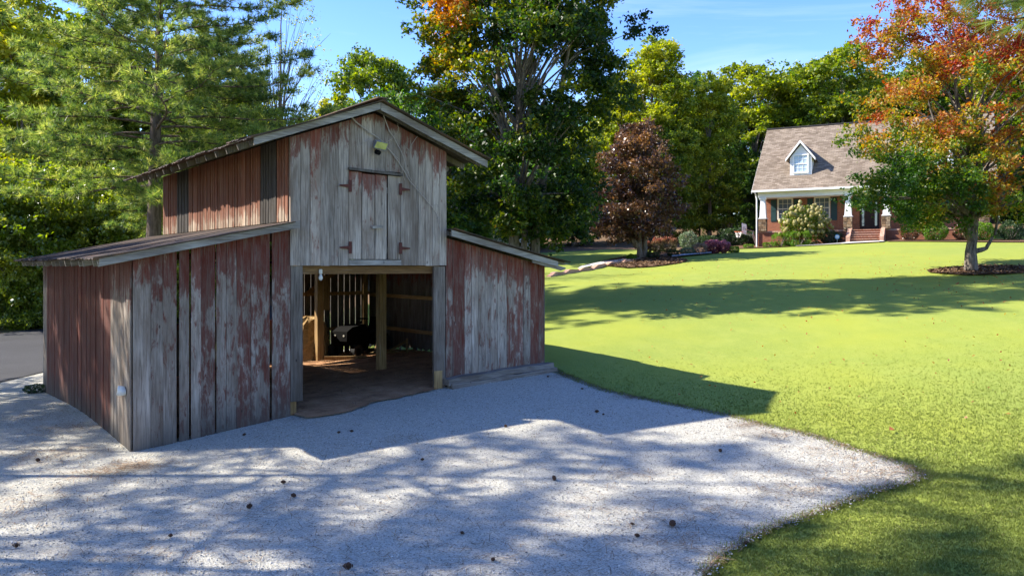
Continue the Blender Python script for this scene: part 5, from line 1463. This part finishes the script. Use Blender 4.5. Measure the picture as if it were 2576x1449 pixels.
def pebbles():
    n = 42000
    y = 6.8 + (RNG.random(n)**1.5)*13; x = RNG.uniform(-1,1,n)*(y*0.65+.5)
    k = in_poly(x,y,GRAVEL) & ~in_poly(x,y,DIRT) & ~in_poly(x,y,BARN_FOOT); x, y = x[k], y[k]; n = len(x)
    pe = edge_points(2600, .045)
    x = np.concatenate([x,pe[:,0]]); y = np.concatenate([y,pe[:,1]]); n = len(x)
    z = np.zeros(n)
    for i in range(0,n,40000): z[i:i+40000] = height(x[i:i+40000],y[i:i+40000])
    s = RNG.uniform(.005,.013,n)[:,None]
    O = np.array([[1,0,0],[0,1,0],[-1,0,0],[0,-1,0],[0,0,.8],[0,0,-.5]])
    a = RNG.uniform(0,6.28,n); ca, sa = np.cos(a), np.sin(a)
    vx = O[None,:,0]*ca[:,None]*1.25 - O[None,:,1]*sa[:,None]; vy = O[None,:,0]*sa[:,None]*1.25 + O[None,:,1]*ca[:,None]
    v = np.stack([vx,vy,np.repeat(O[None,:,2],n,0)],-1) + RNG.normal(0,.16,(n,6,3))
    v = v*s[:,:,None] + np.stack([x,y,z+.028],1)[:,None,:]
    F = np.array([[0,1,4],[1,2,4],[2,3,4],[3,0,4],[1,0,5],[2,1,5],[3,2,5],[0,3,5]])
    f = (F[None] + (np.arange(n)*6)[:,None,None]).reshape(-1)
    o = link('gravel', np_mesh('gravel', v.reshape(-1,3), f, 3, False, np.repeat(RNG.uniform(0,1,n),6)), M['pebble'])
    tag(o, 'loose pale grey stones of the gravel yard', kind='stuff')
pebbles()

def straw():
    cx, cy = [], []
    patches = [(120,1150,1.3,400),(280,1190,1.0,420),(60,1270,1.6,260),(470,1390,1.3,60),(90,1050,1.6,320),(180,1080,1.0,260),(1010,1110,.5,50),(2120,1135,.9,170),(2210,1165,.9,150),(2180,1215,.8,110),(2050,1190,.9,110),
               (2250,1190,.7,100),(1950,1100,.7,160),(1880,1075,.5,130),(2290,1200,.6,80),(1990,1240,.7,120),(620,1290,1.0,60),(1570,1200,.7,60),(1690,1330,.9,70),(1800,1380,.9,90),(830,1150,1.2,60),(1580,1005,.4,80),(1420,950,.5,90),(1700,1290,1.2,100),(1240,1400,1.2,60),(200,1020,1.2,160),(350,1175,.6,200)]
    for (px,py,r,n) in patches:
        x, y = gp(px,py); cx.append(RNG.normal(x,r*.45,n)); cy.append(RNG.normal(y,r*.28,n))
    n = 2600; y = 7+(RNG.random(n)**1.2)*10; cx.append(RNG.uniform(-1,1,n)*y*.62); cy.append(y)
    x = np.concatenate(cx); y = np.concatenate(cy)
    k = in_poly(x,y,GRAVEL) & ~in_poly(x,y,BARN_FOOT); x, y = x[k], y[k]
    pe = edge_points(700, .05)
    x = np.concatenate([x,pe[:,0]]); y = np.concatenate([y,pe[:,1]]); n = len(x)
    z = height(x,y)+.045
    a = RNG.uniform(0,np.pi,n); d = np.stack([np.cos(a),np.sin(a),RNG.normal(0,.08,n)],1)*RNG.uniform(.05,.11,(n,1)); w = np.stack([-np.sin(a),np.cos(a),np.zeros(n)],1)*.0028
    c = np.stack([x,y,z],1); v = np.stack([c-d-w,c-d+w,c+d+w,c+d-w],1).reshape(-1,3)
    o = link('pine_straw', np_mesh('pine_straw', v, np.arange(4*n),4,False,np.repeat(RNG.uniform(0,1,n),4)), M['straw'])
    tag(o, 'brown fallen pine needles scattered over the gravel', kind='stuff')
    # fallen leaves on the lawn
    n = 900; x = np.concatenate([RNG.normal(15,5,n//2), RNG.uniform(3,20,n//2)]); y = np.concatenate([RNG.normal(31,3.5,n//2), RNG.uniform(14,45,n//2)])
    k = ~in_poly(x,y,GRAVEL); x, y = x[k], y[k]
    p = np.stack([x,y,height(x,y)+.05],1); v = kites(p,.075,2.5)
    o = link('fallen_leaves', np_mesh('fallen_leaves', v, np.arange(len(v)),4,False,np.repeat(RNG.uniform(.4,1,len(p)),4)), M['leaf_maple'])
    tag(o, 'small fallen leaves scattered over the lawn', kind='stuff')
straw()

def litter(name, poly, n, mat, ln, wd, dz, label, tlo=0.0, thi=1.0):
    P = np.array(poly); x = RNG.uniform(P[:,0].min(), P[:,0].max(), n*3); y = RNG.uniform(P[:,1].min(), P[:,1].max(), n*3)
    k = in_poly(x, y, poly); x, y = x[k][:n], y[k][:n]; m_ = len(x)
    a = RNG.uniform(0,np.pi,m_); L_ = ln*RNG.uniform(.5,1.3,(m_,1)); d = np.stack([np.cos(a),np.sin(a),RNG.normal(0,.25,m_)],1)*L_; w = np.stack([-np.sin(a),np.cos(a),RNG.normal(0,.3,m_)],1)*wd
    c = np.stack([x,y,height(x,y)+dz+RNG.uniform(0,.03,m_)],1); v = np.stack([c-d-w,c-d+w,c+d+w,c+d-w],1).reshape(-1,3)
    o = link(name, np_mesh(name, v, np.arange(4*m_),4,False,np.repeat(RNG.uniform(tlo,thi,m_),4)), mat); tag(o, label, kind='stuff')
litter('bark_chips', MULCH_TREE, 3000, M['straw'], .07, .025, .07, 'bark chips in the bed under the purple-leaved tree', 0, .8)
litter('bark_chips', MULCH_MAPLE, 2500, M['straw'], .06, .02, .06, 'bark chips round the foot of the orange maple', 0, .8)
litter('straw_litter', DIRT, 4200, M['straw'], .06, .004, .07, 'loose straw and chaff on the dirt floor of the barn', .2, 1)

# pine cones, each lying where the photograph shows one
cm = MB()
for r in range(7):
    k = r/6; rad = 0.032*math.sin(math.pi*(0.12+0.82*k))+.006
    for c in range(8):
        a = 2*math.pi*(c+.5*(r%2))/8; x = (k-.5)*.085
        d = Vector((0.25,math.cos(a),math.sin(a))); q = Vector((x,0,0)); s = Vector((0,-math.sin(a),math.cos(a)))*.009
        cm.add([q+d*rad*.3-s, q+d*rad*.3+s, q+d*rad*1.15+s*.6, q+d*rad*1.15-s*.6, q+d*rad*.9+Vector((.012,0,0))],[(0,1,2,3),(0,3,4),(2,1,4),(3,2,4)])
cm.lathe([(0.004,-.045),(.02,-.02),(.022,.015),(.006,.045)],6)
cone_me = cm.mesh('pine_cone'); cone_me.materials.append(M['cone'])
cones = [(1502,1043,1.5,'biggest dark cone on the shaded gravel before the barn sill timber'),(1272,1080,1.2,'cone on the gravel before the doorway'),(884,1092,1.2,'cone right of the pair below the doorway jamb'),(853,1096,1.1,'cone left of the pair below the doorway jamb'),
 (1378,953,1.1,'cone at the corner below the sill timbers'),(1465,984,1.0,'cone near the lawn edge right of the barn'),(96,1166,1.4,'cone on the gravel at the left, below the side wall'),(1394,1213,1.5,'cone in the patchy sun right of centre'),(712,1221,1.2,'cone in the shade left of centre'),
 (738,1257,1.2,'cone just below the shade cone left of centre'),(628,1285,1.5,'broken brown cone, lower left of centre'),(1162,1352,1.0,'cone in the shade near the bottom centre'),(877,1438,1.6,'reddish cone at the very bottom edge'),(1692,1330,2.0,'spiky dark cone at the lower right of the gravel'),
 (1812,1142,1.2,'cone in full sun near the right tip of the gravel'),(1518,1049,.8,'small cone beside the biggest cone'),(430,1360,1.0,'cone in the sun patch at lower left'),(1878,1378,1.0,'cone near the lower right lawn edge'),(1602,1360,1.0,'small cone at the lower right of the gravel'),(42,1385,1.1,'cone at the bottom left corner'),
 (1240,1420,1.0,'cone near the bottom, right of centre'),(615,1100,1.0,'cone close before the left lean-to wall'),(1063,1165,.9,'small cone in the barn shadow'),(1590,1328,.9,'small cone left of the spiky dark cone'),(1830,1062,.7,'tiny cone close to the lawn edge')]
for i, (px, py, s_, lab) in enumerate(cones):
    x, y = gp(px, py); o = bpy.data.objects.new('pine_cone', cone_me); COL.objects.link(o)
    o.location = (x,y,gz(x,y)+.04+.012*s_); s_ *= 0.6; o.scale = (s_*U(.9,1.25),s_*U(.75,1),s_*U(.7,.95)); o.rotation_euler = (U(-.5,.5),U(-.3,.3),U(0,6.28))
    tag(o, lab, 'pine cone', 'pine cones scattered on the gravel')
lf = MB().add([(-.09,0,0),(0,.05,.05),(.10,0,.02),(0,-.05,.055),(-.09,0,-.004),(0,.05,.046),(.10,0,.016),(0,-.05,.051)],[(0,1,2,3),(7,6,5,4),(0,4,5,1),(1,5,6,2),(2,6,7,3),(3,7,4,0)]).build('dead_leaf', plain('orange_dead_leaf',(0.42,0.13,0.04),0.7))
lx, ly = gp(2240,1090); lf.location = (lx,ly,gz(lx,ly)+.05); lf.rotation_euler = (.6,.2,.9)
tag(lf, 'large orange dead leaf standing out on the sunny lawn', 'leaf')

print('TRIS', sum(sum(len(p.vertices)-2 for p in []) or len(me.loops)-2*len(me.polygons) for me in bpy.data.meshes))
